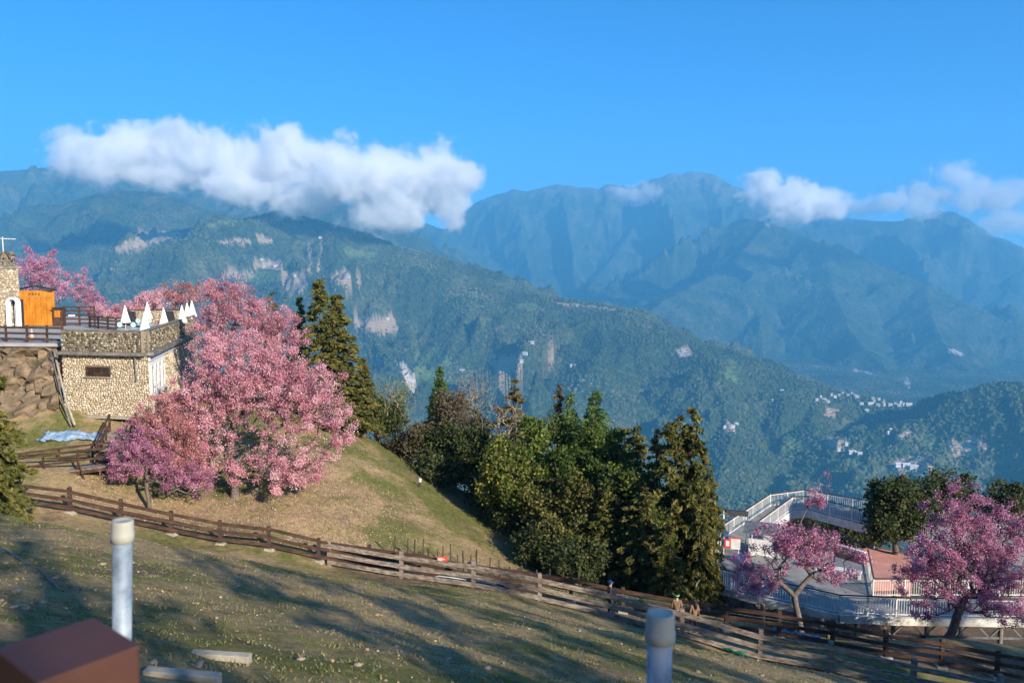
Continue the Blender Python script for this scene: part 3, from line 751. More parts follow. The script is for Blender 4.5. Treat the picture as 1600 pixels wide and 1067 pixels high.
# ------------------------------------------------------------------ clouds (volumes of water droplets)
def cloud(label, d, lobes, dens=0.024, nscale=1 / 210.0, thick=0.9, edge=1.0):
    """lobes: (px, py, half width px, half height px)"""
    k = d / F_PX
    cs = []
    for px, py, a, b in lobes:
        p = P(px, py, d + random.uniform(-0.25, 0.25) * a * k)
        cs.append((p, a * k, max(b * k, 0.5 * a * k * thick) if False else b * k * 1.0, (a * 0.45 + b * 0.55) * k * thick))
    lo = Vector([min(p[i] - 1.35 * r[i] for p, *r_ in cs for r in [(r_[0], r_[2], r_[1])]) for i in range(3)])
    hi = Vector([max(p[i] + 1.35 * r[i] for p, *r_ in cs for r in [(r_[0], r_[2], r_[1])]) for i in range(3)])
    ctr = (lo + hi) / 2
    mb = MB(); mb.box(ctr, hi - lo)
    m = bpy.data.materials.new('cloud_droplets'); m.use_nodes = True
    N, L = m.node_tree.nodes, m.node_tree.links
    N.clear()
    out = N.new('ShaderNodeOutputMaterial')
    geo = N.new('ShaderNodeNewGeometry')
    prev = None
    for p, ax, bz, cy_ in cs:
        s = N.new('ShaderNodeVectorMath'); s.operation = 'SUBTRACT'; s.inputs[1].default_value = p
        L.new(geo.outputs['Position'], s.inputs[0])
        dv = N.new('ShaderNodeVectorMath'); dv.operation = 'DIVIDE'; dv.inputs[1].default_value = (ax, cy_, bz)
        L.new(s.outputs[0], dv.inputs[0])
        ln = N.new('ShaderNodeVectorMath'); ln.operation = 'LENGTH'; L.new(dv.outputs[0], ln.inputs[0])
        if prev is None: prev = ln.outputs['Value']
        else:
            mn = N.new('ShaderNodeMath'); mn.operation = 'SMOOTH_MIN'; mn.inputs[2].default_value = 0.25
            L.new(prev, mn.inputs[0]); L.new(ln.outputs['Value'], mn.inputs[1]); prev = mn.outputs[0]
    nz = N.new('ShaderNodeTexNoise'); nz.inputs['Scale'].default_value = nscale; nz.inputs['Detail'].default_value = 7; nz.inputs['Roughness'].default_value = 0.66; nz.inputs['Distortion'].default_value = 0.25
    L.new(geo.outputs['Position'], nz.inputs['Vector'])
    ad = N.new('ShaderNodeMath'); ad.operation = 'MULTIPLY_ADD'; ad.inputs[1].default_value = 3.8 * edge; ad.inputs[2].default_value = -1.92 * edge
    L.new(nz.outputs[0], ad.inputs[0])
    sm = N.new('ShaderNodeMath'); sm.operation = 'ADD'; L.new(prev, sm.inputs[0]); L.new(ad.outputs[0], sm.inputs[1])
    mr = N.new('ShaderNodeMapRange'); mr.interpolation_type = 'SMOOTHSTEP'
    mr.inputs[1].default_value = 0.50; mr.inputs[2].default_value = 1.16; mr.inputs[3].default_value = dens; mr.inputs[4].default_value = 0.0
    L.new(sm.outputs[0], mr.inputs[0])
    # the thin air round the droplets is as hazy as everywhere else
    vs_ = N.new('ShaderNodeVolumeScatter'); vs_.inputs['Color'].default_value = (0.995, 0.997, 1, 1); vs_.inputs['Anisotropy'].default_value = 0.0
    L.new(mr.outputs[0], vs_.inputs['Density'])
    hz = N.new('ShaderNodeVolumePrincipled'); hz.inputs['Color'].default_value = HAZE_COLOR; hz.inputs['Density'].default_value = HAZE_DENSITY
    addv = N.new('ShaderNodeAddShader'); L.new(vs_.outputs[0], addv.inputs[0]); L.new(hz.outputs[0], addv.inputs[1])
    L.new(addv.outputs[0], out.inputs['Volume'])
    o = mb.build('cloud', m)
    m.cycles.volume_step_rate = 0.3
    o['label'] = label; o['category'] = 'cloud'; o['group'] = 'clouds on the mountain tops'
    CLOUD_BOXES.append((lo, hi))
    return o
CLOUD_BOXES = []
cloud('long white cloud bank lying on the left ridge', 4700.0, [(115, 238, 42, 32), (170, 248, 70, 38), (235, 245, 70, 40), (290, 240, 70, 40), (345, 252, 80, 40), (420, 262, 80, 46), (445, 240, 50, 36), (500, 262, 70, 44), (560, 280, 80, 42), (620, 285, 70, 46), (690, 280, 52, 42), (705, 322, 30, 38), (590, 330, 50, 32), (640, 322, 50, 32), (250, 274, 85, 20), (390, 292, 90, 22), (490, 306, 80, 24)])
cloud('white cloud puff on the shoulder right of the summits', 7000.0, [(1195, 297, 36, 26), (1235, 315, 48, 30), (1285, 318, 40, 20)], nscale=1 / 200.0)
cloud('grey white cloud drifting above the right edge', 7400.0, [(1345, 325, 50, 16), (1395, 318, 40, 14), (1450, 300, 50, 16), (1490, 278, 38, 22), (1545, 305, 60, 26), (1445, 330, 26, 26), (1560, 345, 40, 22)], dens=0.006, nscale=1 / 190.0, edge=1.15)
cloud('small wisp of cloud before the main summit', 9000.0, [(990, 302, 34, 15), (1012, 298, 18, 12)], dens=0.006, nscale=1 / 200.0)

# ------------------------------------------------------------------ haze: closed box round the whole place, hollow where the clouds float
hz_v = []; hz_f = []
def add_box(lo, hi, flip):
    n = len(hz_v)
    for z in (lo[2], hi[2]):
        for x, y in ((lo[0], lo[1]), (hi[0], lo[1]), (hi[0], hi[1]), (lo[0], hi[1])):
            hz_v.append((x, y, z))
    fs = [(3, 2, 1, 0), (4, 5, 6, 7), (0, 1, 5, 4), (1, 2, 6, 5), (2, 3, 7, 6), (3, 0, 4, 7)]
    for f in fs:
        hz_f.append(tuple(n + i for i in (reversed(f) if flip else f)))
add_box((-13000, -400, -830), (13000, 15900, 1760), False)
for lo, hi in CLOUD_BOXES: add_box(lo - Vector((4, 4, 4)), hi + Vector((4, 4, 4)), True)
me = bpy.data.meshes.new('haze'); me.from_pydata(hz_v, [], hz_f); me.update()
hm = bpy.data.materials.new('haze_air'); hm.use_nodes = True
hm.node_tree.nodes.clear()
ho = hm.node_tree.nodes.new('ShaderNodeOutputMaterial')
hv = hm.node_tree.nodes.new('ShaderNodeVolumePrincipled')
hv.inputs['Color'].default_value = HAZE_COLOR
hv.inputs['Density'].default_value = HAZE_DENSITY
hv.inputs['Anisotropy'].default_value = 0.0
hm.node_tree.links.new(hv.outputs[0], ho.inputs['Volume'])
o = link_mesh('haze', me, hm)
tag(o, 'blue air haze filling the valley', None, kind='stuff')

# ================================================================== plants
def wood_mesh(name, pos, par, radius, mat, thin=0.03):
    """tapered branch segments: 6-sided limbs, 3-sided twigs, one mesh"""
    V = []; F = []; base = 0
    for sel, n in ((radius >= thin, 6), (radius < thin, 3)):
        idx = np.nonzero(sel & (par >= 0))[0]
        if len(idx) == 0: continue
        a = pos[par[idx]]; b = pos[idx]
        ra = np.minimum(radius[par[idx]], radius[idx] * 1.5); rb = radius[idx]
        d = b - a; L_ = np.linalg.norm(d, axis=1, keepdims=True) + 1e-6; d = d / L_
        a = a - d * ra[:, None] * 0.3
        h = np.where(np.abs(d[:, 2:3]) < 0.9, np.array([[0, 0, 1.0]]), np.array([[1.0, 0, 0]]))
        u = np.cross(d, h); u /= np.linalg.norm(u, axis=1, keepdims=True); w = np.cross(d, u)
        t = 2 * np.pi * np.arange(n) / n
        c, s_ = np.cos(t)[None, :, None], np.sin(t)[None, :, None]
        ring = u[:, None] * c + w[:, None] * s_
        va = a[:, None] + ring * ra[:, None, None]; vb = b[:, None] + ring * rb[:, None, None]
        v = np.concatenate([va, vb], 1).reshape(-1, 3)
        m = len(idx); o0 = base + np.arange(m)[:, None] * 2 * n
        k = np.arange(n)[None]; k2 = (k + 1) % n
        f = np.stack([o0 + k, o0 + k2, o0 + n + k2, o0 + n + k], -1).reshape(-1, 4)
        V.append(v); F.append(f); base += len(v)
    me = bpy.data.meshes.new(name)
    mesh_np(me, np.concatenate(V), np.concatenate(F))
    me.polygons.foreach_set('use_smooth', np.ones(len(me.polygons), bool))
    me.materials.append(mat)
    return me

def leaf_mesh(name, pts, size, mat, aspect=1.0, var=None, axis=None, flat=0.0, rng=RNG):
    """one small four-sided leaf or petal clump at every point"""
    n = len(pts)
    if axis is None:
        axis = rng.normal(size=(n, 3))
    axis = axis / (np.linalg.norm(axis, axis=1, keepdims=True) + 1e-9)
    q = rng.normal(size=(n, 3)); 
    if flat: q[:, 2] *= (1 - flat)
    s = np.cross(axis, q); s /= (np.linalg.norm(s, axis=1, keepdims=True) + 1e-9)
    sz = (size * rng.uniform(0.6, 1.35, n))[:, None]
    a = axis * sz * 0.5 * aspect; b = s * sz * 0.5
    v = np.stack([pts - a, pts + b - a * 0.1, pts + a, pts - b - a * 0.1], 1).reshape(-1, 3)
    f = np.arange(4 * n).reshape(n, 4)
    me = bpy.data.meshes.new(name)
    mesh_np(me, v, f)
    if var is None: var = rng.uniform(0, 1, n)
    at = me.attributes.new('var', 'FLOAT', 'FACE'); at.data.foreach_set('value', np.clip(var, 0, 1).astype(np.float32))
    me.materials.append(mat)
    return me

def grow(trunk, targets, step=0.55, wig=0.10, twist=0.25):
    """branch skeleton: every target is joined to the nearest limb"""
    pos = [np.array(p, float) for p in trunk]; par = [-1] + list(range(len(trunk) - 1))
    plen = [0.0]
    for i in range(1, len(pos)): plen.append(plen[-1] + np.linalg.norm(pos[i] - pos[i - 1]))
    base = pos[0]
    order = np.argsort(np.linalg.norm(targets - pos[len(trunk) - 1], axis=1))
    A = np.zeros((len(targets) * 14 + len(trunk) + 10, 3)); A[:len(pos)] = pos
    PL = np.zeros(len(A)); PL[:len(pos)] = plen
    n = len(pos); PAR = np.full(len(A), -1); PAR[:n] = par
    lo = max(1, len(trunk) // 3)
    for t in order:
        T = targets[t]
        dd = np.linalg.norm(A[lo:n] - T, axis=1)
        pen = 0.18 * PL[lo:n] + 0.6 * np.maximum(0, A[lo:n, 2] - T[2])
        j = lo + int(np.argmin(dd + pen))
        L_ = np.linalg.norm(A[j] - T); k = max(1, int(L_ / step))
        if n + k >= len(A): break
        prev = j
        for i in range(1, k + 1):
            f = i / k
            q = A[j] * (1 - f) + T * f
            q = q + RNG.normal(size=3) * wig * (0.3 if i == k else 1) + np.array([0, 0, -0.10 * math.sin(f * math.pi) * L_ * twist])
            A[n] = q; PAR[n] = prev; PL[n] = PL[prev] + L_ / k; prev = n; n += 1
    pos = A[:n]; par = PAR[:n]
    cnt = np.zeros(n); haschild = np.zeros(n, bool)
    for i in range(1, n): haschild[par[i]] = True
    cnt[~haschild] = 1
    for i in range(n - 1, 0, -1): cnt[par[i]] += cnt[i]
    return pos, par, cnt

def blob_points(n, centres, rng=RNG, shell=0.35):
    """points through the volume of several overlapping ellipsoids, denser to the outside"""
    vol = np.array([c[3] * c[4] * c[5] for c in centres]); k = rng.choice(len(centres), n, p=vol / vol.sum())
    c = np.array(centres)
    d = rng.normal(size=(n, 3)); d /= np.linalg.norm(d, axis=1, keepdims=True)
    r = rng.uniform(0, 1, n) ** shell
    return c[k, :3] + d * r[:, None] * c[k, 3:6]

def broad_tree(name, label, cat, base, blobs, ntarget, nleaf, leaf, leafmat, bark='bark', r0=0.22, trunk_top=None, group=None, spread=0.28,
               shell=0.45, lean=(0, 0), aspect=1.0, bare=False, var_shift=None, forks=0, twig=0.010):
    base = Vector(base)
    root = empty(name, base, label, cat, group)
    b0 = np.array(base)
    bl = [(c[0] - b0[0], c[1] - b0[1], c[2] - b0[2], c[3], c[4], c[5]) for c in blobs]
    T = blob_points(ntarget, bl, shell=shell)
    T = T[T[:, 2] > 0.5]
    top = trunk_top if trunk_top is not None else 1.6
    tr = [(lean[0] * top * f + 0.06 * math.sin(5 * f), lean[1] * top * f, -0.3 + (top + 0.3) * f) for f in np.linspace(0, 1, 5)]
    pos, par, cnt = grow(tr, T)
    rad_ = np.maximum(r0 * (cnt / cnt.max()) ** 0.46, twig)
    rad_[0] *= 1.35
    link_mesh('trunk', wood_mesh('trunk', pos, par, rad_, M[bark]), None, root)
    if not bare:
        thin = np.nonzero(cnt <= max(6, 0.006 * cnt.max()))[0]
        wgt = RNG.exponential(1.0, len(thin)) ** (1.5 if name == 'cherry_tree' else 1.0); k = RNG.choice(thin, nleaf, p=wgt / wgt.sum())
        f = RNG.uniform(0, 1, nleaf)[:, None]
        pts = pos[k] * f + pos[np.maximum(par[k], 0)] * (1 - f) + RNG.normal(size=(nleaf, 3)) * spread * np.array([1, 1, 0.85])
        clump = RNG.uniform(0, 1, len(pos))[k]
        var = 0.55 * clump + 0.45 * RNG.uniform(0, 1, nleaf)
        if var_shift is not None: var = var + var_shift
        link_mesh('crown', leaf_mesh('crown', pts, leaf, M[leafmat], aspect, var), None, root)
    return root

def conifer_mesh(h, rb, nbr, leafmat, seed, droop=0.25, ragged=0.35, gap=0.10, power=0.85, per=26, leaf=0.26, top_bare=0.0):
    """trunk mesh and needle-spray mesh of one conifer, base at the origin"""
    rng = np.random.default_rng(seed)
    pos = [np.array([0.0, 0, -0.4])]; par = [-1]; rad_ = [0.018 * h + 0.05]
    nT = 14
    for i in range(1, nT + 1):
        t = i / nT
        pos.append(np.array([0.04 * h * 0.25 * math.sin(3 * t + seed), 0.02 * h * math.sin(2 * t + seed), h * t])); par.append(i - 1); rad_.append(max(0.015, (0.018 * h + 0.03) * (1 - t)))
    pts = []; ax = []; var = []
    for b in range(nbr):
        t = gap + (1 - gap) * (1 - rng.uniform(0, 1) ** 0.75) if True else 0
        t = min(0.985, t)
        L_ = rb * (1 - t) ** power * rng.uniform(1 - ragged, 1 + ragged * 0.5) + 0.12
        a = rng.uniform(0, 2 * math.pi)
        i0 = int(t * nT); o = pos[i0] + (pos[min(i0 + 1, nT)] - pos[i0]) * (t * nT - i0)
        d = np.array([math.cos(a), math.sin(a), 0.35 * (t - 0.35)])
        prev = i0; m = max(2, int(L_ / 0.5)); shade = rng.uniform(0, 1)
        for k in range(1, m + 1):
            f = k / m
            q = o + d * L_ * f + np.array([0, 0, -droop * L_ * f * f + 0.10 * L_ * max(0, f - 0.7)]) + rng.normal(size=3) * 0.04
            pos.append(q); par.append(prev); rad_.append(max(0.007, 0.028 * L_ / 2 * (1 - f) + 0.008)); prev = len(pos) - 1
            if f < top_bare: continue
            c = int(per * (0.45 + 0.55 * f) * min(1.0, 0.35 + L_ / 2.2))
            pp = q + rng.normal(size=(c, 3)) * np.array([0.17, 0.17, 0.10]) * (0.55 + 0.45 * L_ / rb)
            pts.append(pp)
            ax.append(rng.normal(size=(c, 3)) * 0.6 + d + np.array([0, 0, -0.35]))
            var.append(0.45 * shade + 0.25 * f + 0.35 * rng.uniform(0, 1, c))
    pos = np.array(pos); par = np.array(par); rad_ = np.array(rad_)
    tm = wood_mesh('trunk', pos, par, rad_, M['bark'])
    cm = leaf_mesh('crown', np.concatenate(pts), leaf, M[leafmat], 2.3, np.concatenate(var), np.concatenate(ax), rng=rng)
    return tm, cm
def conifer(label, base, meshes, scale=1.0, rz=0.0, group=None, sxy=1.0, name='conifer_tree'):
    root = empty(name, base, label, 'tree', group, rz)
    root.scale = (scale * sxy, scale * sxy, scale)
    link_mesh('trunk', meshes[0], None, root); link_mesh('crown', meshes[1], None, root)
    return root
def tree_to(px, py_top, d, meshes, h_proto, label, group=None, sxy=1.0, rz=0.0, name='conifer_tree'):
    """a conifer on the ground at distance d whose tip reaches photo row py_top"""
    b = on_ground(px, d); top = P(px, py_top, d).z
    return conifer(label, b, meshes, (top - b.z) / h_proto, rz, group, sxy, name)

def px_blob(px, py, d, rx, ry, depth=None):
    """ellipsoid given by its photo centre and half sizes in photo pixels, at distance d"""
    p = P(px, py, d); k = d / F_PX
    return (p.x, p.y, p.z, rx * k, (depth if depth else rx) * k, ry * k)

G_FOREST = 'trees of the wood beside the meadow'
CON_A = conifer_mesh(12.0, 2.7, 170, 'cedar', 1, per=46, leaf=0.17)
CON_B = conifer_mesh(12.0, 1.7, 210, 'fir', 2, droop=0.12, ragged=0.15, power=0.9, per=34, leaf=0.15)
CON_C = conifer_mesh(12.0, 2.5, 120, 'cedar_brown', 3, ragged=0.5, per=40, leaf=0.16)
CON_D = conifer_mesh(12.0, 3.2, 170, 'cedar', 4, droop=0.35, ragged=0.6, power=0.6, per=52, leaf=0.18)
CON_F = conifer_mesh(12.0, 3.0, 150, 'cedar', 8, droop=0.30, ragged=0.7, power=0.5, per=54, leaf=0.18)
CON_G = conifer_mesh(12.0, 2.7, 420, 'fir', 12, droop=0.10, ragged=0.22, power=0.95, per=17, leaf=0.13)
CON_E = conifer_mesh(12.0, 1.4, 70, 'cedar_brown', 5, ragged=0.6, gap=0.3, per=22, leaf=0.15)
H = 12.0
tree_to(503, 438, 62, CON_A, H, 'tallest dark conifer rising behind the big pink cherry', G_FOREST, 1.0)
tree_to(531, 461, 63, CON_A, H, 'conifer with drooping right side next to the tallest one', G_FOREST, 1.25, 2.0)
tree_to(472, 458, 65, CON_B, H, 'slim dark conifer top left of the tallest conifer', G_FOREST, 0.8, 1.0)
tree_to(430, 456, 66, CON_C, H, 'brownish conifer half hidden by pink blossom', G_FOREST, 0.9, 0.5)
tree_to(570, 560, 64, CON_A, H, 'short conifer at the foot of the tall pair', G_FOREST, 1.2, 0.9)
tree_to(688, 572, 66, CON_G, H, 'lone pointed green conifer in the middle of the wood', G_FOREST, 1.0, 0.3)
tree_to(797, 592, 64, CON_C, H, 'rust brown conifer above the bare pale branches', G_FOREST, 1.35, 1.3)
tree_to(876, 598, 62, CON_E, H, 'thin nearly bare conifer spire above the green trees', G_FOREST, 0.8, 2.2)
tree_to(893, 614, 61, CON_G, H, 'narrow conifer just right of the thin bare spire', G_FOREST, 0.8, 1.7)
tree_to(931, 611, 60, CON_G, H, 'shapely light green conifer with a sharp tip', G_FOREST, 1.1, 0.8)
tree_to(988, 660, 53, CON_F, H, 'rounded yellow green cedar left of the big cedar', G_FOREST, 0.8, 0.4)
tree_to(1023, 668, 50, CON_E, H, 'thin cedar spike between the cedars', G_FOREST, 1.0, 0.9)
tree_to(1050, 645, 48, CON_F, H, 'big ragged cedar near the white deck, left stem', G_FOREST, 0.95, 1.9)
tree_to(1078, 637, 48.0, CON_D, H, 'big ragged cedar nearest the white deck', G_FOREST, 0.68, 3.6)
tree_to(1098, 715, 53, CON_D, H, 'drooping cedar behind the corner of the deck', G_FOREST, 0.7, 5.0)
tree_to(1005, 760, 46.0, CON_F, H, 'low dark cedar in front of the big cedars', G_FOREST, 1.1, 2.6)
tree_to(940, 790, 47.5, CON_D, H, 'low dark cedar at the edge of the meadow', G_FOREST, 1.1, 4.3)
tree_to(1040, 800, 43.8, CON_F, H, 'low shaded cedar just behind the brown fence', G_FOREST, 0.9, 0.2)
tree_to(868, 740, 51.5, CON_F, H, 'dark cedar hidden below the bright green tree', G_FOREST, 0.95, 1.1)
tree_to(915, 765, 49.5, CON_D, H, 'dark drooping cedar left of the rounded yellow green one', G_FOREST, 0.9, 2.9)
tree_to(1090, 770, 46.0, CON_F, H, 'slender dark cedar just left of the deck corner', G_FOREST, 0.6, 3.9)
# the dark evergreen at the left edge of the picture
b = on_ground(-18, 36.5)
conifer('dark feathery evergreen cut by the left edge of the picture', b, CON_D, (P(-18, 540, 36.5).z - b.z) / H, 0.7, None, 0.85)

def px_tree(label, px, d, blobs, ntarget, nleaf, leaf, mat, bark='bark', group=G_FOREST, name='broadleaf_tree', **k):
    if name != 'cherry_tree': nleaf, leaf = int(nleaf * 1.7), leaf * 0.74
    b = on_ground(px, d)
    return broad_tree(name, label, 'tree', b, blobs, ntarget, nleaf, leaf, mat, bark, group=group, **k)
px_tree('bright green rounded broadleaf tree in the wood', 850, 56, [px_blob(840, 672, 56, 26, 26), px_blob(878, 668, 57, 24, 24), px_blob(905, 690, 57, 22, 26), px_blob(835, 725, 55, 44, 38), px_blob(885, 735, 55, 40, 36)], 380, 13000, 0.26, 'leaf_bright')
px_tree('yellowish green tree at the left of the bright green one', 800, 54, [px_blob(790, 720, 54, 38, 40), px_blob(820, 760, 53, 50, 45), px_blob(770, 755, 54, 30, 30)], 330, 9000, 0.24, 'leaf_yellow')
px_tree('mid green broadleaf tree below the sharp conifer tip', 925, 55, [px_blob(925, 690, 55, 45, 36), px_blob(955, 720, 54, 40, 45), px_blob(900, 750, 53, 60, 55)], 360, 12000, 0.25, 'leaf_bright', var_shift=-0.2)
px_tree('dark broadleaf tree in the shaded heart of the wood', 890, 51, [px_blob(850, 790, 51, 36, 30), px_blob(900, 770, 50, 34, 40), px_blob(925, 820, 49, 40, 30), px_blob(870, 835, 48, 44, 26), px_blob(955, 800, 48, 26, 44)], 340, 8500, 0.24, 'cedar', shell=0.7)
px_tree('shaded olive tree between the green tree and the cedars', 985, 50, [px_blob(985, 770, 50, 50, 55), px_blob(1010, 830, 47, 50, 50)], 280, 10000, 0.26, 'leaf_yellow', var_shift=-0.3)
px_tree('dense dark thicket tree below the lone pointed conifer', 690, 62, [px_blob(672, 700, 62, 26, 26), px_blob(700, 690, 62, 24, 34), px_blob(738, 700, 61, 32, 40), px_blob(720, 735, 60, 40, 24), px_blob(680, 728, 60, 34, 20)], 330, 12000, 0.25, 'leaf_dark')
px_tree('dark bush with brown leaves left of the lone pointed conifer', 655, 63, [px_blob(655, 690, 63, 34, 26), px_blob(630, 700, 64, 30, 22)], 220, 6500, 0.24, 'leaf_brown', var_shift=-0.25, name='bush')
px_tree('green bush at the upper end of the wire fence', 590, 65, [px_blob(600, 655, 66, 34, 28), px_blob(580, 635, 66, 22, 30)], 220, 6000, 0.24, 'leaf_dark', name='bush')
px_tree('low dark bush overhanging the meadow edge', 770, 57, [px_blob(765, 765, 57, 45, 30), px_blob(800, 800, 54, 40, 26)], 220, 8000, 0.24, 'leaf_dark', name='bush')
px_tree('rusty shrub with brown leaves at the lone conifer', 705, 65, [px_blob(705, 640, 65, 30, 36), px_blob(745, 660, 65, 25, 26)], 200, 2600, 0.20, 'leaf_brown', name='bush')
px_tree('low thicket of dark leaves behind the stake fence', 860, 48, [px_blob(850, 850, 48, 50, 26), px_blob(905, 870, 46, 55, 28)], 220, 8000, 0.24, 'leaf_dark', name='bush')
px_tree('bare tree with pale branches in front of the rust conifer', 790, 61, [px_blob(790, 655, 61, 40, 40), px_blob(770, 690, 61, 40, 30)], 260, 500, 0.16, 'leaf_brown', 'bark_pale', name='bare_tree', r0=0.16)
px_tree('bare grey tree with dense twigs near the wire fence', 620, 66, [px_blob(618, 620, 66, 36, 34), px_blob(610, 650, 66, 34, 26)], 320, 1200, 0.16, 'leaf_yellow', 'bark_pale', name='bare_tree', r0=0.14)
px_tree('fine leafless tree between the two tall conifers', 740, 67, [px_blob(735, 620, 67, 34, 40)], 240, 300, 0.14, 'leaf_brown', 'bark_pale', name='bare_tree', r0=0.12)
G_BACK = 'dark trees behind the white deck'
px_tree('round dark green tree behind the deck, left of the pink cherry', 1400, 57, [px_blob(1398, 775, 57, 40, 32), px_blob(1388, 815, 57, 38, 34), px_blob(1430, 800, 57, 34, 40)], 300, 11000, 0.27, 'leaf_dark', group=G_BACK)
px_tree('dark green tree rising behind the right pink cherry', 1480, 66, [px_blob(1480, 765, 66, 50, 34), px_blob(1440, 800, 66, 40, 36), px_blob(1500, 820, 65, 50, 40)], 330, 12000, 0.27, 'leaf_dark', group=G_BACK)
px_tree('dark green tree behind the deck at the right edge', 1580, 64, [px_blob(1580, 785, 64, 48, 34), px_blob(1600, 830, 63, 55, 44)], 300, 11000, 0.27, 'leaf_dark', group=G_BACK)

px_tree('low dark thicket below the footbridge', 1290, 69, [px_blob(1250, 822, 69, 40, 20), px_blob(1300, 828, 69, 50, 22), px_blob(1345, 838, 69, 40, 24)], 260, 8000, 0.27, 'leaf_dark', group=G_BACK, name='bush')
# ------------------------------------------------------------------ cherry trees
G_CH = 'pink cherry trees in blossom'
def cherry(label, px, d, blobs, ntarget, nfl, size=0.12, mat='pink', **k):
    k['spread'] = k.get('spread', 0.2) * 0.62
    # loose shoots reaching out of the crown
    extra = []
    for i in range(len(blobs) * 3):
        b = random.choice(blobs[:-1] if len(blobs) > 2 else blobs); a = random.uniform(0, 6.28); e = random.uniform(-0.3, 1.3)
        extra.append((b[0] + b[3] * 0.95 * math.cos(a) * math.cos(e), b[1] + b[4] * 0.95 * math.sin(a) * math.cos(e), b[2] + b[5] * 1.0 * math.sin(e), b[3] * 0.24, b[4] * 0.24, b[5] * 0.34))
    return px_tree(label, px, d, [(*b[:3], b[3] * 0.93, b[4] * 0.93, b[5] * 0.93) for b in blobs] + extra, int(ntarget * 1.35), int(nfl * 2.0), size * 0.52, mat, 'bark_cherry', G_CH, 'cherry_tree', shell=0.55, **k)
cherry('largest pink cherry tree spreading over the meadow slope', 366, 46, [px_blob(400, 600, 46, 100, 85, 85), px_blob(480, 620, 46, 80, 70, 70), px_blob(330, 650, 45.5, 70, 75, 60), px_blob(440, 720, 45, 70, 55, 55), px_blob(530, 660, 46, 42, 40, 40), px_blob(350, 550, 47, 60, 55, 55), px_blob(465, 745, 44.8, 40, 30, 35), px_blob(330, 720, 45, 55, 30, 40), px_blob(540, 690, 45.8, 28, 22, 25), px_blob(385, 735, 44.6, 40, 26, 25), px_blob(435, 768, 44.3, 34, 18, 20), px_blob(300, 690, 45, 40, 40, 30), px_blob(500, 715, 45.2, 46, 36, 36), px_blob(305, 620, 46, 46, 50, 45)],
       1800, 66000, 0.135, 'pink', r0=0.26, spread=0.20, trunk_top=1.7)
cherry('pink cherry standing behind the largest one beside the parasols', 385, 57, [px_blob(365, 490, 57, 66, 48, 55), px_blob(430, 520, 57, 60, 46, 50), px_blob(330, 520, 57, 40, 46, 40), px_blob(345, 455, 57, 34, 30, 30)], 800, 22000, 0.14, 'pink', r0=0.2, spread=0.22, var_shift=-0.08)
cherry('rusty pink cherry in front of the stone house', 262, 44.5, [px_blob(255, 655, 44.5, 55, 44, 45), px_blob(280, 700, 44, 50, 48, 45)], 620, 13000, 0.12, 'pink_rust', r0=0.13, spread=0.18)
cherry('small purple pink cherry beside the wooden ramp', 232, 42.5, [px_blob(218, 705, 43, 52, 46, 44), px_blob(265, 735, 43, 50, 36, 40), px_blob(180, 738, 42.8, 28, 20, 22), px_blob(310, 750, 43.5, 40, 28, 30)], 520, 12000, 0.12, 'pink_deep', r0=0.11, spread=0.17)
cherry('tall pink cherry beside the stone tower', 62, 84, [px_blob(62, 430, 84, 38, 40, 34), px_blob(92, 450, 84, 22, 30, 22), px_blob(45, 415, 84, 20, 24, 20)], 480, 8500, 0.17, 'pink_deep', r0=0.16, spread=0.25, var_shift=0.1)
cherry('sparse pink cherry right of the orange gate', 132, 86, [px_blob(130, 455, 86, 18, 36, 18), px_blob(150, 475, 86, 20, 24, 18)], 300, 3800, 0.17, 'pink_deep', r0=0.12, spread=0.22, var_shift=0.05)
cherry('low pink cherry behind the terrace fence', 185, 83, [px_blob(178, 488, 83, 36, 16, 30), px_blob(200, 480, 83, 16, 14, 16)], 260, 4500, 0.17, 'pink', r0=0.1, spread=0.24)
cherry('pale pink cherry rising behind the white parasols', 240, 80, [px_blob(238, 468, 80, 28, 20, 26), px_blob(222, 480, 80, 22, 16, 20)], 300, 5200, 0.17, 'pink', r0=0.12, spread=0.24, var_shift=0.12)
cherry('brownish pink cherry at the far corner of the terrace', 285, 82, [px_blob(275, 462, 82, 32, 28, 28), px_blob(305, 460, 82, 24, 24, 24)], 340, 4200, 0.17, 'pink_rust', r0=0.12, spread=0.24)
cherry('pink cherry with a crooked trunk in front of the white deck', 1252, 38.5, [px_blob(1235, 850, 38.5, 60, 40, 50), px_blob(1185, 895, 38.5, 55, 34, 45), px_blob(1270, 850, 38.5, 52, 40, 45), px_blob(1305, 900, 38.5, 40, 30, 35), px_blob(1180, 920, 38, 40, 18, 25), px_blob(1275, 780, 38.5, 22, 40, 18), px_blob(1295, 735, 38.5, 8, 26, 8), px_blob(1340, 870, 38.5, 30, 25, 22)],
       620, 11500, 0.125, 'pink_deep', r0=0.15, spread=0.17, trunk_top=2.0, lean=(-0.18, 0))
cherry('broad pink cherry overhanging the deck railing at the right', 1478, 37.8, [px_blob(1500, 860, 37.8, 80, 60, 60), px_blob(1450, 900, 37.8, 60, 50, 45), px_blob(1560, 880, 37.8, 70, 60, 55), px_blob(1500, 800, 38, 62, 46, 45), px_blob(1590, 820, 38, 40, 50, 40), px_blob(1490, 760, 38, 16, 26, 14), px_blob(1530, 930, 37.5, 80, 34, 50), px_blob(1440, 950, 37.4, 44, 22, 30), px_blob(1580, 955, 37.2, 60, 24, 40)],
       1050, 28000, 0.125, 'pink_deep', r0=0.2, spread=0.18, trunk_top=1.6, lean=(0.45, 0))

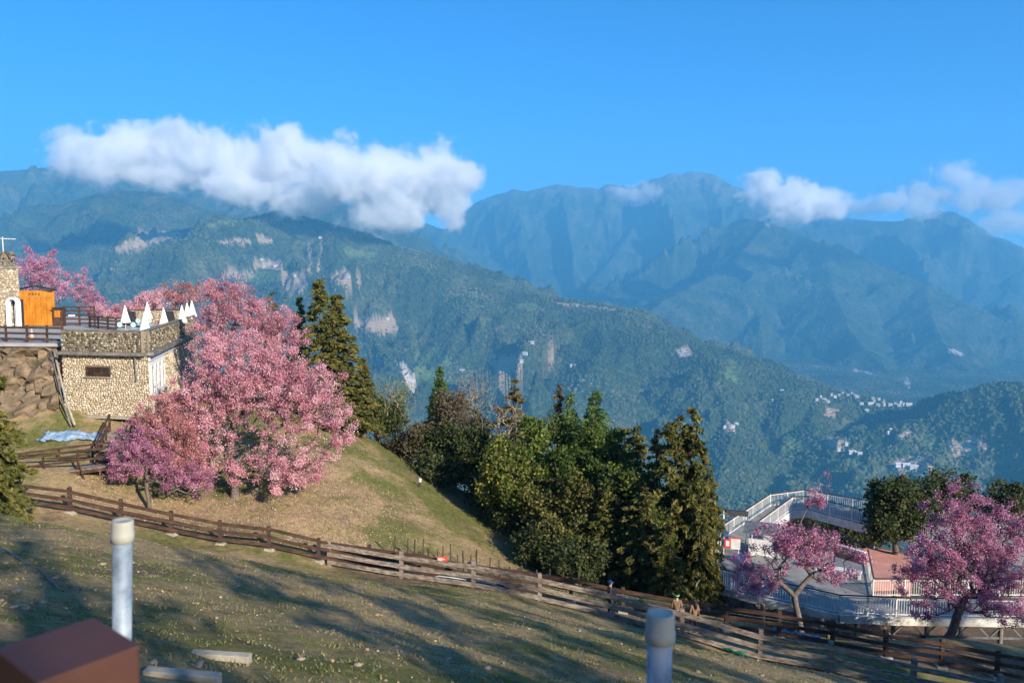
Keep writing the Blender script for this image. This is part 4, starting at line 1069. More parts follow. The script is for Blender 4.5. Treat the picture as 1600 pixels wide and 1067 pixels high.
# ================================================================== stone work
_ico = bmesh.new(); bmesh.ops.create_icosphere(_ico, subdivisions=1, radius=1.0)
ICO_V = np.array([v.co[:] for v in _ico.verts]); ICO_F = np.array([[v.index for v in f.verts] for f in _ico.faces]); _ico.free()
def stones_on(name, p0, u, w, h, size, mat, parent, holes=(), proud=0.05, seed=0, var_lo=0.0, var_hi=1.0):
    """a face of rounded wall stones: lower left corner p0, horizontal direction u, width w, height h"""
    rng = np.random.default_rng(seed)
    p0 = np.array(p0); u = np.array(u) / np.linalg.norm(u); n = np.array([u[1], -u[0], 0.0]); up = np.array([0, 0, 1.0])
    V = []; F = []; A = []; k = 0; row = 0; z = size * 0.4
    while z < h:
        x = size * 0.5 * (row % 2) + size * 0.25
        while x < w:
            a = size * rng.uniform(0.42, 0.72); b = size * rng.uniform(0.36, 0.58); c = proud * rng.uniform(0.8, 1.9)
            cx = min(max(x + rng.normal() * 0.12 * size, 0.04), w - 0.04); cz = min(max(z + rng.normal() * 0.12 * size, 0.04), h - 0.03)
            if not any(x0 - a * 0.6 < cx < x1 + a * 0.6 and z0 - b * 0.6 < cz < z1 + b * 0.6 for x0, x1, z0, z1 in holes):
                t = rng.uniform(-0.5, 0.5); ct, st = math.cos(t), math.sin(t)
                s = ICO_V * np.array([a, c, b]) * rng.uniform(0.82, 1.15, (len(ICO_V), 1))
                s = np.stack([s[:, 0] * ct - s[:, 2] * st, s[:, 1], s[:, 0] * st + s[:, 2] * ct], 1)
                q = p0 + u * (cx + s[:, 0:1]) + n * (0.01 + s[:, 1:2]) + up * (cz + s[:, 2:3])
                V.append(q); F.append(ICO_F + k); k += len(ICO_V); A.append(np.full(len(ICO_F), rng.uniform(var_lo, var_hi)))
            x += size * rng.uniform(0.85, 1.2)
        z += size * 0.82; row += 1
    me = bpy.data.meshes.new(name)
    off = np.array(parent_world(parent)) if parent is not None else 0
    mesh_np(me, np.concatenate(V) - off, np.concatenate(F))
    at = me.attributes.new('var', 'FLOAT', 'FACE'); at.data.foreach_set('value', np.concatenate(A).astype(np.float32))
    me.polygons.foreach_set('use_smooth', np.ones(len(me.polygons), bool))
    o = link_mesh(name, me, M[mat], parent); o['kind'] = 'stuff'
    return o
def wall_dir(a, b):
    d = Vector((b[0] - a[0], b[1] - a[1], 0)); L_ = d.length
    return d / L_, L_, Vector((d.y, -d.x, 0)) / L_

TZ = -4.8                      # terrace level
LZ = -5.25                     # ledge below the parapet
HB = -9.45                     # foot of the stone house
A_ = Vector((P(99, 600, 52.2).x, 52.2, 0)); B_ = Vector((P(231, 600, 51.0).x, 51.0, 0)); C_ = Vector((P(306, 520, 70.0).x, 70.0, 0)); D_ = Vector((A_.x - 0.8, 66.0, 0))
house = empty('stone_house', (A_.x + 3, 55, HB), 'pale fieldstone house carrying the parasol terrace', 'building')
MB().prism([(A_.x, A_.y), (B_.x, B_.y), (C_.x, C_.y), (D_.x, D_.y)], HB - 0.1, LZ - 0.12).build('wall', M['mortar'], house)
uf, wf, nf = wall_dir(A_, B_)
ur, wr, nrm = wall_dir(B_, C_)
# window with three louvred shutters
k = 51.6 / F_PX
wx0, wx1 = (142 - 99) * k, (185 - 99) * k
wz1 = P(160, 573.5, 51.5).z - HB; wz0 = P(160, 588.5, 51.5).z - HB
stones_on('stone_facing', (A_.x, A_.y, HB + 0.05), uf, wf, LZ - HB - 0.25, 0.175, 'stone_pale', house, [(wx0, wx1, wz0, wz1)], seed=1, var_lo=0.2, proud=0.035)
wr_use = 11.0
aw = [(0.55 + i * 1.15, 1.45 + i * 1.15, 1.5, 3.3) for i in range(4)]
stones_on('stone_facing', (B_.x, B_.y, HB + 0.05), ur, wr_use, LZ - HB - 0.45, 0.215, 'stone_pale', house, [(0.35, 5.4, 1.3, 3.6)], seed=2)
def on_wall(a, u, n, s, z, out=0.0):
    return Vector((a.x + u.x * s + n.x * out, a.y + u.y * s + n.y * out, HB + z))
win = MB()
fr = 0.07
for (s0, s1, z0, z1) in ((wx0, wx1, wz1 - fr, wz1), (wx0, wx1, wz0, wz0 + fr), (wx0, wx0 + fr, wz0 + fr, wz1 - fr), (wx1 - fr, wx1, wz0 + fr, wz1 - fr)):
    win.box(on_wall(A_, uf, nf, (s0 + s1) / 2, (z0 + z1) / 2, 0.03), (s1 - s0, 0.10, z1 - z0), math.atan2(uf.y, uf.x))
wobj = win.build('window', M['brown_wood'], house)
win_off = parent_world(house)
MB().box(on_wall(A_, uf, nf, (wx0 + wx1) / 2, (wz0 + wz1) / 2, 0.006), (wx1 - wx0 - 0.02, 0.01, wz1 - wz0 - 0.02), math.atan2(uf.y, uf.x)).build('dark_pane', M['dark'], wobj)
pw = (wx1 - wx0 - 2 * fr) / 3
for i in range(3):
    sh = MB(); s0 = wx0 + fr + i * pw
    for j in range(7):
        zz = wz0 + fr + 0.04 + j * (wz1 - wz0 - 2 * fr - 0.04) / 7
        if i == 2 and 2 <= j <= 4: continue
        sh.box(on_wall(A_, uf, nf, s0 + pw / 2, zz, 0.035), (pw - 0.05, 0.045, 0.02), math.atan2(uf.y, uf.x), rx=0.6)
    for s in (s0 + 0.012, s0 + pw - 0.012):
        sh.box(on_wall(A_, uf, nf, s, (wz0 + wz1) / 2, 0.04), (0.024, 0.05, wz1 - wz0 - 2 * fr), math.atan2(uf.y, uf.x))
    sh.build('shutter', M['orange_wood'] if False else M['brown_wood'], wobj)
MB().box(on_wall(A_, uf, nf, (wx0 + wx1) / 2, wz0 - 0.05, 0.07), (wx1 - wx0 + 0.2, 0.18, 0.07), math.atan2(uf.y, uf.x)).build('window_sill', M['concrete'], wobj)
# ledge, parapet, foot slab
for nm, a, b, u, n, w in (('front', A_, B_, uf, nf, wf), ('side', B_, C_, ur, nrm, wr)):
    led = MB(); 
    p, q = a + n * 0.12, b + n * 0.12
    led.bar((p.x, p.y, LZ - 0.02), (q.x, q.y, LZ - 0.02), 0.62, 0.2)
    led.build('ledge', M['concrete_dark'], house)
    par = MB(); p, q = a - n * 0.16, b - n * 0.16
    par.bar((p.x, p.y, (LZ + 0.08 - 3.82) / 2), (q.x, q.y, (LZ + 0.08 - 3.82) / 2), 0.3, -3.82 - LZ - 0.08)
    po = par.build('parapet', M['mortar'], house)
    stones_on('stone_facing', (a.x - n.x * 0.01, a.y - n.y * 0.01, LZ + 0.09), u, w, -3.82 - LZ - 0.12, 0.19, 'stone_dark', po, seed=3 if nm == 'front' else 4)
    cpn = MB(); cpn.bar((p.x, p.y, -3.79), (q.x, q.y, -3.79), 0.40, 0.06); cpn.build('coping', M['concrete_dark'], po)
fas = MB(); p, q = B_ + nrm * 0.06 + ur * 0.4, B_ + nrm * 0.06 + ur * 9.0
fas.bar((p.x, p.y, LZ - 0.33), (q.x, q.y, LZ - 0.33), 0.1, 0.4); fas.build('white_fascia', M['wall_white'], house)
slab = MB(); slab.box(on_wall(A_, uf, nf, wf * 0.45, 0.02, 0.1), (wf * 0.8, 0.5, 0.16), math.atan2(uf.y, uf.x)); slab.build('foot_slab', M['concrete'], house)
# arched windows on the side
MB().box(on_wall(B_, ur, nrm, 2.9, 2.45, 0.02), (5.0, 0.06, 2.3), math.atan2(ur.y, ur.x)).build('white_panel', M['wall_white'], house)
for (s0, s1, z0, z1) in aw:
    arch = MB(); r_ = (s1 - s0) / 2; pts = []
    prof = [(s0, z0)] + [(s0 + r_ - r_ * math.cos(t), z1 - r_ + r_ * math.sin(t)) for t in np.linspace(0, math.pi, 9)] + [(s1, z0)]
    for (sa, za), (sb, zb) in zip(prof[:-1], prof[1:]):
        arch.bar(on_wall(B_, ur, nrm, sa, za, 0.09), on_wall(B_, ur, nrm, sb, zb, 0.09), 0.07, 0.07)
    wo_ = arch.build('arched_window', M['white_paint'], house)
    pane = MB(); pane.add([on_wall(B_, ur, nrm, s, z, 0.06) for s, z in prof], [tuple(range(len(prof)))]); pane.build('pane', M['steel'], wo_)
    mu = MB(); mu.bar(on_wall(B_, ur, nrm, (s0 + s1) / 2, z0, 0.075), on_wall(B_, ur, nrm, (s0 + s1) / 2, z1, 0.075), 0.04, 0.04)
    mu.bar(on_wall(B_, ur, nrm, s0, (z0 + z1) / 2, 0.075), on_wall(B_, ur, nrm, s1, (z0 + z1) / 2, 0.075), 0.04, 0.04); mu.build('muntin', M['white_paint'], wo_)
# down pipe at the corner and hoses at the rock face
dp = MB(); dp.tube([on_wall(A_, uf, nf, wf - 0.7, 4.1, 0.25), on_wall(A_, uf, nf, wf - 0.75, 2.4, 0.12)], 0.04, 6); dp.build('down_pipe', M['steel'], house)

# terrace
MB().prism([(-66, 55.2), (A_.x - 0.1, 53.4), (A_.x + 0.05, A_.y + 0.25), (B_.x - 0.2, B_.y + 0.3), (C_.x - 0.35, C_.y), (-31.5, 80), (-42, 86), (-66, 86)], TZ - 0.22, TZ).build('terrace', M['paving'])
tag(bpy.data.objects['terrace'], 'paved grey terrace on top of the stone house', None, kind='structure')

# rock face left of the house
def rock_face():
    root = empty('rock_face', (-38, 52, -10.4), 'rough brown rock face below the terrace road', 'rock face')
    nu, nv = 90, 26
    U, V_ = np.meshgrid(np.linspace(0, 1, nu), np.linspace(0, 1, nv))
    x0 = A_.x - 0.1; X_ = x0 - 34 + 34 * U; 
    Y_ = 54.2 - 0.02 * (x0 - X_) - 3.6 * (1 - V_) ** 1.25
    Z_ = -10.9 + 5.85 * V_
    n1 = np.abs(fbm(X_ * 0.55, Z_ * 0.7, 4)); 
    Y_ = Y_ - 0.9 * n1 + 0.35 * np.floor(2.2 * fbm(X_ * 0.5 + 4, Z_ * 0.8, 2))
    me = grid_mesh('rock_surface', X_ + 38, Y_ - 52, Z_ + 10.4, M['rock'])
    me.polygons.foreach_set('use_smooth', np.zeros(len(me.polygons), bool))
    link_mesh('rock_surface', me, None, root)
    for i in range(46):
        b = MB(); s = random.uniform(0.25, 0.75)
        v = random.uniform(0.02, 0.9); x = x0 - random.uniform(0.3, 9.5)
        y = 54.0 - 3.5 * (1 - v) ** 1.25 - 0.25; z = -10.8 + 5.3 * v
        vs_ = [Vector(c) * 1.0 for c in ICO_V]; q = Matrix.Rotation(random.uniform(-0.5, 0.5), 3, 'Y') @ Matrix.Rotation(random.uniform(0, 3), 3, 'Z')
        b.add([q @ Vector((c.x * s * random.uniform(0.8, 1.3), c.y * s * 0.55, c.z * s * random.uniform(0.45, 0.7))) + Vector((x, y, z)) for c in vs_], [tuple(f) for f in ICO_F])
        b.build('stone', M['rock'], root)
rock_face()

# ------------------------------------------------------------------ fences
def fence(label, pts, height, rails, post, rail, pm, rm, base_mat=None, group=None, seed=0, name='rail_fence', wires=(), proud=0.12, leanj=0.02):
    """pts: ground points of the posts; rails: heights above ground"""
    rng = random.Random(seed)
    root = empty(name, pts[0], label, 'fence', group)
    tops = []
    for p in pts:
        m = MB(); hh = height * rng.uniform(0.97, 1.04)
        lx, ly = rng.uniform(-leanj, leanj), rng.uniform(-leanj, leanj)
        m.box(p + Vector((lx * hh / 2, ly * hh / 2, hh / 2 - 0.15)), (post, post, hh + 0.3), rng.uniform(-0.15, 0.15), ly * -1, lx)
        m.build('post', M[pm], root, bevel=0.012 if post > 0.1 else 0)
        if base_mat:
            MB().box(p + Vector((0, 0, 0.0)), (0.5, 0.42, 0.22), rng.uniform(-0.3, 0.3), taper=0.88).build('concrete_footing', M[base_mat], root)
    for a, b in zip(pts[:-1], pts[1:]):
        d = (b - a).normalized(); side = Vector((d.y, -d.x, 0)).normalized()
        if side.y > 0: side = -side
        for hgt in rails:
            m = MB(); j1, j2 = rng.uniform(-0.025, 0.025), rng.uniform(-0.025, 0.025)
            o_ = side * (post / 2 + rail[0] / 2 - 0.01)
            m.bar(a + o_ + Vector((0, 0, hgt + j1)) - d * 0.05, b + o_ + Vector((0, 0, hgt + j2)) + d * 0.05 + side * 0.004, rail[0], rail[1] * rng.uniform(0.9, 1.08), 0.006)
            m.build('rail', M[rm], root)
        for hgt in wires:
            m = MB(); m.tube([a + side * 0.1 + Vector((0, 0, hgt)), (a + b) / 2 + side * 0.1 + Vector((0, 0, hgt - 0.02)), b + side * 0.1 + Vector((0, 0, hgt))], 0.012, 4); m.build('wire', M['steel'], root)
    return root
def gpt(p):
    q = P(*p); return Vector((q.x, q.y, gz(q.x, q.y)))
brown_pts = [gpt(p) for p in BROWN_LINE]
fence('long dark brown rail fence crossing the slope behind the path', brown_pts, 1.28, (0.30, 0.72, 1.12), 0.17, (0.055, 0.17), 'dark_post', 'brown_wood', 'concrete', seed=1, wires=(0.93,))
grey_pts = [gpt(p) for p in GREY_LINE]
fence('weathered pale grey rail fence with peeling boards nearest the camera', grey_pts, 1.36, (0.22, 0.62, 1.08), 0.19, (0.06, 0.21), 'grey_post', 'grey_wood', None, seed=2, leanj=0.03)
road_pts = [Vector((P(px, 500, d).x, d, TZ)) for px, d in ((-60, 55.6), (-25, 55.2), (8, 54.8), (41, 54.4), (72, 54.1), (97, 53.8))]
fence('brown rail fence along the terrace road left of the house', road_pts, 1.15, (0.22, 0.62, 1.0), 0.12, (0.05, 0.15), 'brown_wood', 'brown_wood', None, seed=3)
back_pts = [Vector((P(px, 500, d).x, d, TZ)) for px, d in ((99, 71), (124, 71), (148, 71))]
fence('dark brown fence with a white notice beside the kiosk', back_pts, 1.75, (0.25, 0.62, 1.0, 1.35, 1.68), 0.14, (0.05, 0.14), 'dark_post', 'dark_post', None, seed=4)
back2 = [Vector((P(px, 500, d).x, d, TZ)) for px, d in ((140, 68.5), (153, 67.5), (168, 66.5), (181, 66), (196, 66))]
fence('low brown slatted fence behind the terrace chairs', back2, 1.05, (0.2, 0.48, 0.76, 1.0), 0.12, (0.05, 0.13), 'brown_wood', 'brown_wood', None, seed=5)
# wire fence along the foot of the wood
wire_pts = [on_ground(px, d) for px, d in ((572, 65), (600, 64.5), (632, 63), (662, 61.5), (694, 60), (726, 58), (758, 56.5), (790, 54.5), (822, 52.5), (852, 50.5), (882, 48.5))]
fence('dark wire fence between the meadow and the wood', wire_pts, 1.25, (), 0.07, (0.03, 0.05), 'dark', 'dark', None, seed=6, name='wire_fence', wires=(0.3, 0.6, 0.9, 1.15))
# thin stakes of the garden plot behind the brown fence
stake_px = [616, 637, 648, 661, 670, 684, 692, 704, 715, 724, 735, 744, 765, 780, 797, 815, 838, 858, 880, 905, 930]
st_pts = [on_ground(px, 42.0 + (i % 2) * 0.8) for i, px in enumerate(stake_px)]
root = empty('stake_fence', st_pts[0], 'row of thin dark stakes standing behind the brown fence', 'fence')
for i, p in enumerate(st_pts):
    m = MB(); hh = random.uniform(0.9, 1.35)
    m.box(p + Vector((0, 0, hh / 2 - 0.1)), (0.06, 0.06, hh + 0.2), random.uniform(0, 1), random.uniform(-0.06, 0.06), random.uniform(-0.08, 0.08)); m.build('stake', M['dark_post'], root)
for hgt in (0.35, 0.75):
    m = MB(); m.tube([p + Vector((0, 0, hgt)) for p in st_pts], 0.008, 3); m.build('wire', M['steel'], root)

# red notice on the fence
p = P(691, 874.5, 39.2)
sg = empty('notice_sign', p - Vector((0, 0, 0.17)), 'small red notice board fixed to the brown fence', 'sign')
MB().box(p, (0.52, 0.02, 0.33), 0.06).build('board', M['red_sign'], sg, bevel=0.004)
for i, (w, zz) in enumerate(((0.26, 0.085), (0.36, 0.035), (0.22, -0.01))):
    MB().box(p + Vector((-0.22 + w / 2, -0.014, zz)), (w, 0.006, 0.028), 0.06).build('lettering', M['white_paint'], sg)
MB().box(p + Vector((0.16, -0.014, -0.10)), (0.10, 0.006, 0.08), 0.06).build('mark', M['white_paint'], sg)

# ------------------------------------------------------------------ wooden ramp below the house
def ramp():
    a0, a1 = P(-40, 756, 43.2), P(175, 728, 43.6)
    b1 = P(214, 672, 50.0)
    root = empty('boardwalk', a0, 'wooden ramp with railings climbing to the stone house', 'walkway')
    def run(p, q, width, nplank):
        d = (q - p); L_ = d.length; dn = d / L_; s = Vector((-dn.y, dn.x, 0)).normalized()
        for i in range(nplank):
            c = p + d * ((i + 0.5) / nplank) + s * width / 2
            m = MB(); m.bar(c - s * width / 2, c + s * width / 2, L_ / nplank * 0.93, 0.05, 0.006); m.build('plank', M['grey_post'], root)
        for off in (0.05, width - 0.05):
            m = MB(); m.bar(p + s * off - Vector((0, 0, 0.12)), q + s * off - Vector((0, 0, 0.12)), 0.08, 0.18); m.build('beam', M['brown_wood'], root)
            n = max(2, int(L_ / 1.55))
            tops = []
            for i in range(n + 1):
                c = p + d * (i / n) + s * off
                m = MB(); m.bar(c - Vector((0, 0, 0.9)), c + Vector((0, 0, 1.12)), 0.10, 0.10); m.build('post', M['brown_wood'], root); tops.append(c)
                if off < 0.1:
                    m = MB(); m.bar(c + Vector((0, 0, 0.75)) - s * 0.05, c + dn * 0.42 - s * 0.25 - Vector((0, 0, 0.55)), 0.07, 0.07); m.build('brace', M['brown_wood'], root)
            for i in range(n):
                for h_ in (0.55, 1.08):
                    m = MB(); m.bar(tops[i] + Vector((0, 0, h_)), tops[i + 1] + Vector((0, 0, h_)), 0.06, 0.12); m.build('rail', M['brown_wood'], root)
    run(a0, a1, 1.8, 26)
    run(a1 + Vector((0.3, 1.2, 0.1)), b1, 1.6, 22)
ramp()

# blue tarpaulin in front of the rock face
def sheet(name, label, cat, p, sx, sy, mat, rz=0.0, amp=0.12, n=16, group=None):
    U, V_ = np.meshgrid(np.linspace(-0.5, 0.5, n * 2), np.linspace(-0.5, 0.5, n))
    ex = 0.5 + 0.12 * fbm(U * 5, V_ * 5, 2)
    lx, ly = U * sx * (1 + 0.2 * fbm(V_ * 4, U * 2, 2)), V_ * sy * (1 + 0.3 * fbm(U * 4, V_ * 3, 2))
    c, s = math.cos(rz), math.sin(rz)
    wx_, wy_ = p.x + lx * c - ly * s, p.y + lx * s + ly * c
    wz_ = ground_z(wx_, wy_) + 0.06 + amp * np.abs(fbm(U * 7 + p.x, V_ * 7, 3))
    me = grid_mesh(name, wx_ - p.x, wy_ - p.y, wz_ - p.z, M[mat])
    o = link_mesh(name, me); o.location = p
    sol = o.modifiers.new('thickness', 'SOLIDIFY'); sol.thickness = 0.02
    return tag(o, label, cat, group)
p = on_ground(112, 48.6); sheet('tarpaulin', 'crumpled pale blue tarpaulin below the stone house', 'tarpaulin', p, 3.6, 1.3, 'blue_tarp', 0.05, 0.22)
for i, (px, d, w) in enumerate(((1012, 34.6, 1.6), (1105, 33.4, 3.4), (1215, 32.3, 2.6), (1290, 31.5, 1.6))):
    p = on_ground(px, d - 0.1)
    sheet('ground_cloth', ['scrap of green cloth at the fence left of the right grey pipe', 'longest strip of green cloth along the grey fence foot', 'strip of green cloth under the fence below the crooked cherry', 'short dark green cloth at the right end of the strips'][i], 'cloth', p, w, 0.35, 'green_tarp', -0.62, 0.2)
p = on_ground(608, 40.9); sheet('ground_cloth', 'dark teal sheet lying behind the brown fence', 'cloth', p, 1.3, 0.5, 'teal', 0.0, 0.25)
for i, (px, d) in enumerate(((1228, 36.6), (1262, 36.2))):
    p = on_ground(px, d); sheet('tarpaulin', ['bright blue scrap behind the brown fence beside the crooked cherry', 'bright blue scrap under the crooked cherry trunk'][i], 'tarpaulin', p, 1.1, 0.5, 'blue_tarp', -0.3, 0.25)
# pale hoses along the path
def hose(label, pts, r=0.03, mat='hose', name='hose'):
    m = MB(); m.tube(pts, r, 6)
    o = m.build(name, M[mat], None, True); return tag(o, label, 'hose')
hose('pale water hose curling along the path behind the grey fence', [on_ground(px, d) + Vector((0, 0, h)) for px, d, h in ((668, 38.6, .1), (685, 38.2, .35), (705, 38.0, .42), (730, 37.9, .4), (765, 37.8, .3), (800, 37.5, .15), (850, 37.0, .08), (880, 36.6, .05))])
hose('thin grey hose lying on the turf at the left', [on_ground(px, d) + Vector((0, 0, 0.03)) for px, d in ((-20, 17.5), (10, 16.5), (35, 15.6), (62, 14.6), (90, 13.4))], 0.02, 'steel')
hose('pair of grey pipes running down the rock face', [P(84, 547, 53.2), P(92, 580, 52.0), P(103, 625, 50.8), P(117, 664, 49.6)], 0.07, 'concrete')
hose('second grey pipe beside the rock face pipes', [P(78, 550, 53.4), P(88, 585, 52.1), P(98, 628, 50.9), P(111, 665, 49.7)], 0.05, 'steel')

# ------------------------------------------------------------------ terrace furniture and gatehouse
def parasol(px, d, top_py, label):
    b = Vector((P(px, 500, d).x, d, TZ)); ht = P(px, top_py, d).z - TZ
    root = empty('parasol', b, label, 'parasol', 'closed white parasols on the terrace')
    MB().lathe(b, [(0.26, 0.0), (0.26, 0.07), (0.06, 0.09)], 14).build('base', M['concrete'], root)
    MB().tube([b, b + Vector((0, 0, ht - 0.05))], 0.028, 8).build('pole', M['white_paint'], root)
    # folded canopy with pleats
    n = 24; prof = [(0.02, ht), (0.05, ht - 0.05), (0.13, ht - 0.35), (0.21, ht - 0.75), (0.29, ht - 1.1), (0.36, ht - 1.38), (0.30, ht - 1.42)]
    vs_ = []; fs_ = []
    for r_, z in prof:
        for k_ in range(n):
            t = 2 * math.pi * k_ / n; rr = r_ * (1 + (0.22 if k_ % 3 == 0 else -0.10) * (0.3 + (ht - z)) / 1.4)
            vs_.append(b + Vector((rr * math.cos(t), rr * math.sin(t), z)))
    for i in range(len(prof) - 1):
        for k_ in range(n):
            fs_.append((i * n + k_, i * n + (k_ + 1) % n, (i + 1) * n + (k_ + 1) % n, (i + 1) * n + k_))
    MB().add(vs_, fs_).build('canopy', M['canvas'], root, True)
    MB().lathe(b + Vector((0, 0, ht)), [(0.03, -0.03), (0.035, 0.02), (0.01, 0.06)], 8).build('finial', M['white_paint'], root)
parasol(196, 65.8, 477.6, 'closed white parasol farthest left, its pole in full view')
parasol(231, 68.0, 472.4, 'closed white parasol with the higher tip of the overlapping pair')
parasol(226, 54.5, 487.5, 'closed white parasol nearest the wall corner, front of the overlapping pair')
parasol(256, 62.0, 481.5, 'closed white parasol standing alone between the pair and the trio')
parasol(284.6, 64.0, 477.6, 'closed white parasol, left one of the trio at the right')
parasol(293, 68.0, 473.5, 'closed white parasol, middle one of the trio at the right')
parasol(300.5, 70.5, 470.0, 'closed white parasol, right and highest of the trio')
def chair(px, d, label):
    b = Vector((P(px, 500, d).x, d, TZ)); root = empty('terrace_chair', b, label, 'chair', 'chairs on the terrace')
    MB().box(b + Vector((0, 0, 0.45)), (0.44, 0.44, 0.04)).build('seat', M['chair_teal'], root)
    pr = [(0.20 * math.cos(t), 0.20 * math.sin(t)) for t in np.linspace(0, 2 * math.pi, 13)[:-1]]
    m = MB(); m.add([b + Vector((x, -0.21, 0.78 + 1.05 * z)) for x, z in pr] + [b + Vector((x, -0.24, 0.78 + 1.05 * z)) for x, z in pr], [tuple(range(12)), tuple(reversed(range(12, 24)))] + [(i, (i + 1) % 12, 12 + (i + 1) % 12, 12 + i) for i in range(12)])
    m.build('backrest', M['chair_teal'], root)
    for sx in (-0.19, 0.19):
        for sy in (-0.19, 0.19):
            MB().box(b + Vector((sx, sy, 0.22)), (0.035, 0.035, 0.44)).build('leg', M['steel'], root)
chair(189, 61, 'teal chair left of the first parasol'); chair(210, 61, 'teal chair right of the first parasol')
chair(217.5, 66, 'teal chair left of the overlapping parasol pair'); chair(235, 66, 'teal chair right of the overlapping parasol pair')
for px, lb in ((205, 'black slanted menu board behind the first parasol'), (265, 'black slanted menu board right of the lone parasol')):
    b = Vector((P(px, 500, 71).x, 71, TZ)); r_ = empty('menu_board', b, lb, 'board')
    m = MB(); m.add([b + Vector(q) for q in ((-0.35, 0, 0), (0.55, 0, 0), (0.35, 0, 1.3), (-0.35, 0, 1.35), (-0.35, 0.06, 0), (0.55, 0.06, 0), (0.35, 0.06, 1.3), (-0.35, 0.06, 1.35))], [(0, 1, 2, 3), (7, 6, 5, 4), (0, 4, 5, 1), (1, 5, 6, 2), (2, 6, 7, 3), (3, 7, 4, 0)])
    m.build('panel', M['dark'], r_); m2 = MB(); m2.bar(b + Vector((0, 0.06, 1.2)), b + Vector((0.05, 0.5, 0)), 0.05, 0.04); m2.build('strut', M['dark_post'], r_)
lw = empty('low_wall', (P(205, 500, 73).x, 73, TZ), 'low tan stone wall at the back of the terrace', 'wall')
wa, wb = Vector((P(200, 500, 73).x, 73.0, 0)), Vector((P(292, 500, 73).x, 73.4, 0))
m = MB(); m.bar((wa.x, wa.y, TZ + 0.65), (wb.x, wb.y, TZ + 0.65), 0.3, 1.3); m.build('core', M['mortar'], lw)
ud, ul, un = wall_dir(wa, wb); stones_on('stone_facing', (wa.x + un.x * 0.15, wa.y + un.y * 0.15, TZ), ud, ul, 1.28, 0.22, 'stone_pale', lw, seed=9, var_hi=0.6)
m = MB(); m.bar((wa.x, wa.y, TZ + 1.33), (wb.x, wb.y, TZ + 1.33), 0.42, 0.07); m.build('coping', M['brown_wood'], lw)
# tower: its right side runs along the line of sight, so it is turned towards the camera
tx1 = P(27.5, 450, 69).x
tower = empty('stone_tower', (tx1, 69.1, TZ), 'stone tower with dark battlement at the left edge', 'building')
ttop = P(10, 420, 69).z
ctop = P(10, 394, 69).z
MB().box((tx1 - 2.6, 71.3, (TZ + ttop) / 2), (5.2, 4.4, ttop - TZ)).build('wall', M['mortar'], tower)
stones_on('stone_facing', (tx1 - 5.2, 69.1, TZ), (1, 0, 0), 5.2, ttop - TZ, 0.23, 'stone_pale', tower, seed=11, var_hi=0.9)
stones_on('stone_facing', (tx1, 69.1, TZ), (0, 1, 0), 4.4, ttop - TZ, 0.23, 'stone_pale', tower, seed=12, var_hi=0.9)
MB().box((tx1 - 2.5, 71.3, ttop + 0.11), (5.6, 4.7, 0.22)).build('cornice', M['concrete_dark'], tower)
MB().box((tx1 - 2.75, 71.3, (ttop + 0.22 + ctop) / 2), (5.1, 4.3, ctop - ttop - 0.22)).build('battlement', M['concrete_dark'], tower)
stones_on('stone_facing', (tx1 - 5.3, 69.14, ttop + 0.23), (1, 0, 0), 5.1, ctop - ttop - 0.22, 0.22, 'stone_dark', tower, seed=13, var_hi=0.7)
stones_on('stone_facing', (tx1 - 0.2, 69.14, ttop + 0.23), (0, 1, 0), 4.3, ctop - ttop - 0.22, 0.22, 'stone_dark', tower, seed=14, var_hi=0.7)
mx_ = tx1 - 1.55
MB().tube([(mx_, 69.6, ctop - 1.0), (mx_, 69.6, P(4, 366, 69.6).z)], 0.10, 10).build('mast', M['white_paint'], tower)
ant = MB(); ax_ = tx1 - 0.95; az = P(13, 373, 69.6).z
ant.tube([(ax_, 69.6, ctop - 0.3), (ax_, 69.6, az + 0.1)], 0.04, 6); ant.bar((ax_ - 0.7, 69.6, az), (ax_ + 0.95, 69.6, az - 0.05), 0.04, 0.04)
for i in range(7): ant.bar((ax_ - 0.6 + i * 0.24, 69.3, az - 0.01), (ax_ - 0.6 + i * 0.24, 69.9, az - 0.01), 0.025, 0.025)
ant.build('antenna', M['white_paint'], tower)
lampm = MB(); lampm.lathe((tx1 - 1.6, 68.95, P(2, 452, 68.9).z), [(0.05, 0.12), (0.22, 0.05), (0.24, -0.1), (0.1, -0.16)], 12); lampm.build('wall_lamp', M['white_paint'], tower)
tower.rotation_euler.z = R(33)
# white arched portal in front of the tower
ac = P(20.5, 500, 68.0).x; portal = empty('arched_portal', (ac, 67.9, TZ), 'white arched doorway at the foot of the stone tower', 'doorway')
pa = MB(); ro, ri, sp = 0.52, 0.33, 2.15
prof_o = [(-ro, 0)] + [(-ro * math.cos(t), sp + ro * math.sin(t)) for t in np.linspace(0, math.pi, 13)] + [(ro, 0)]
prof_i = [(-ri, 0)] + [(-ri * math.cos(t), sp + ri * math.sin(t)) for t in np.linspace(0, math.pi, 13)] + [(ri, 0)]
np_ = len(prof_o); vs_ = []
for y in (67.9, 68.35):
    vs_ += [(ac + x, y, TZ + z) for x, z in prof_o] + [(ac + x, y, TZ + z) for x, z in prof_i]
fs_ = []
for i in range(np_ - 1):
    fs_ += [(i, i + 1, np_ + i + 1, np_ + i), (2 * np_ + i + 1, 2 * np_ + i, 3 * np_ + i, 3 * np_ + i + 1), (i + 1, i, 2 * np_ + i, 2 * np_ + i + 1), (np_ + i, np_ + i + 1, 3 * np_ + i + 1, 3 * np_ + i)]
fs_ += [(0, np_, 3 * np_, 2 * np_), (np_ - 1, 3 * np_ - 1, 4 * np_ - 1, 2 * np_ - 1)]
pa.add(vs_, fs_).build('arch', M['wall_white'], portal)
MB().box((ac + 0.1, 68.5, TZ + 1.05), (0.42, 0.05, 2.1), 0.5).build('door', M['white_paint'], portal)
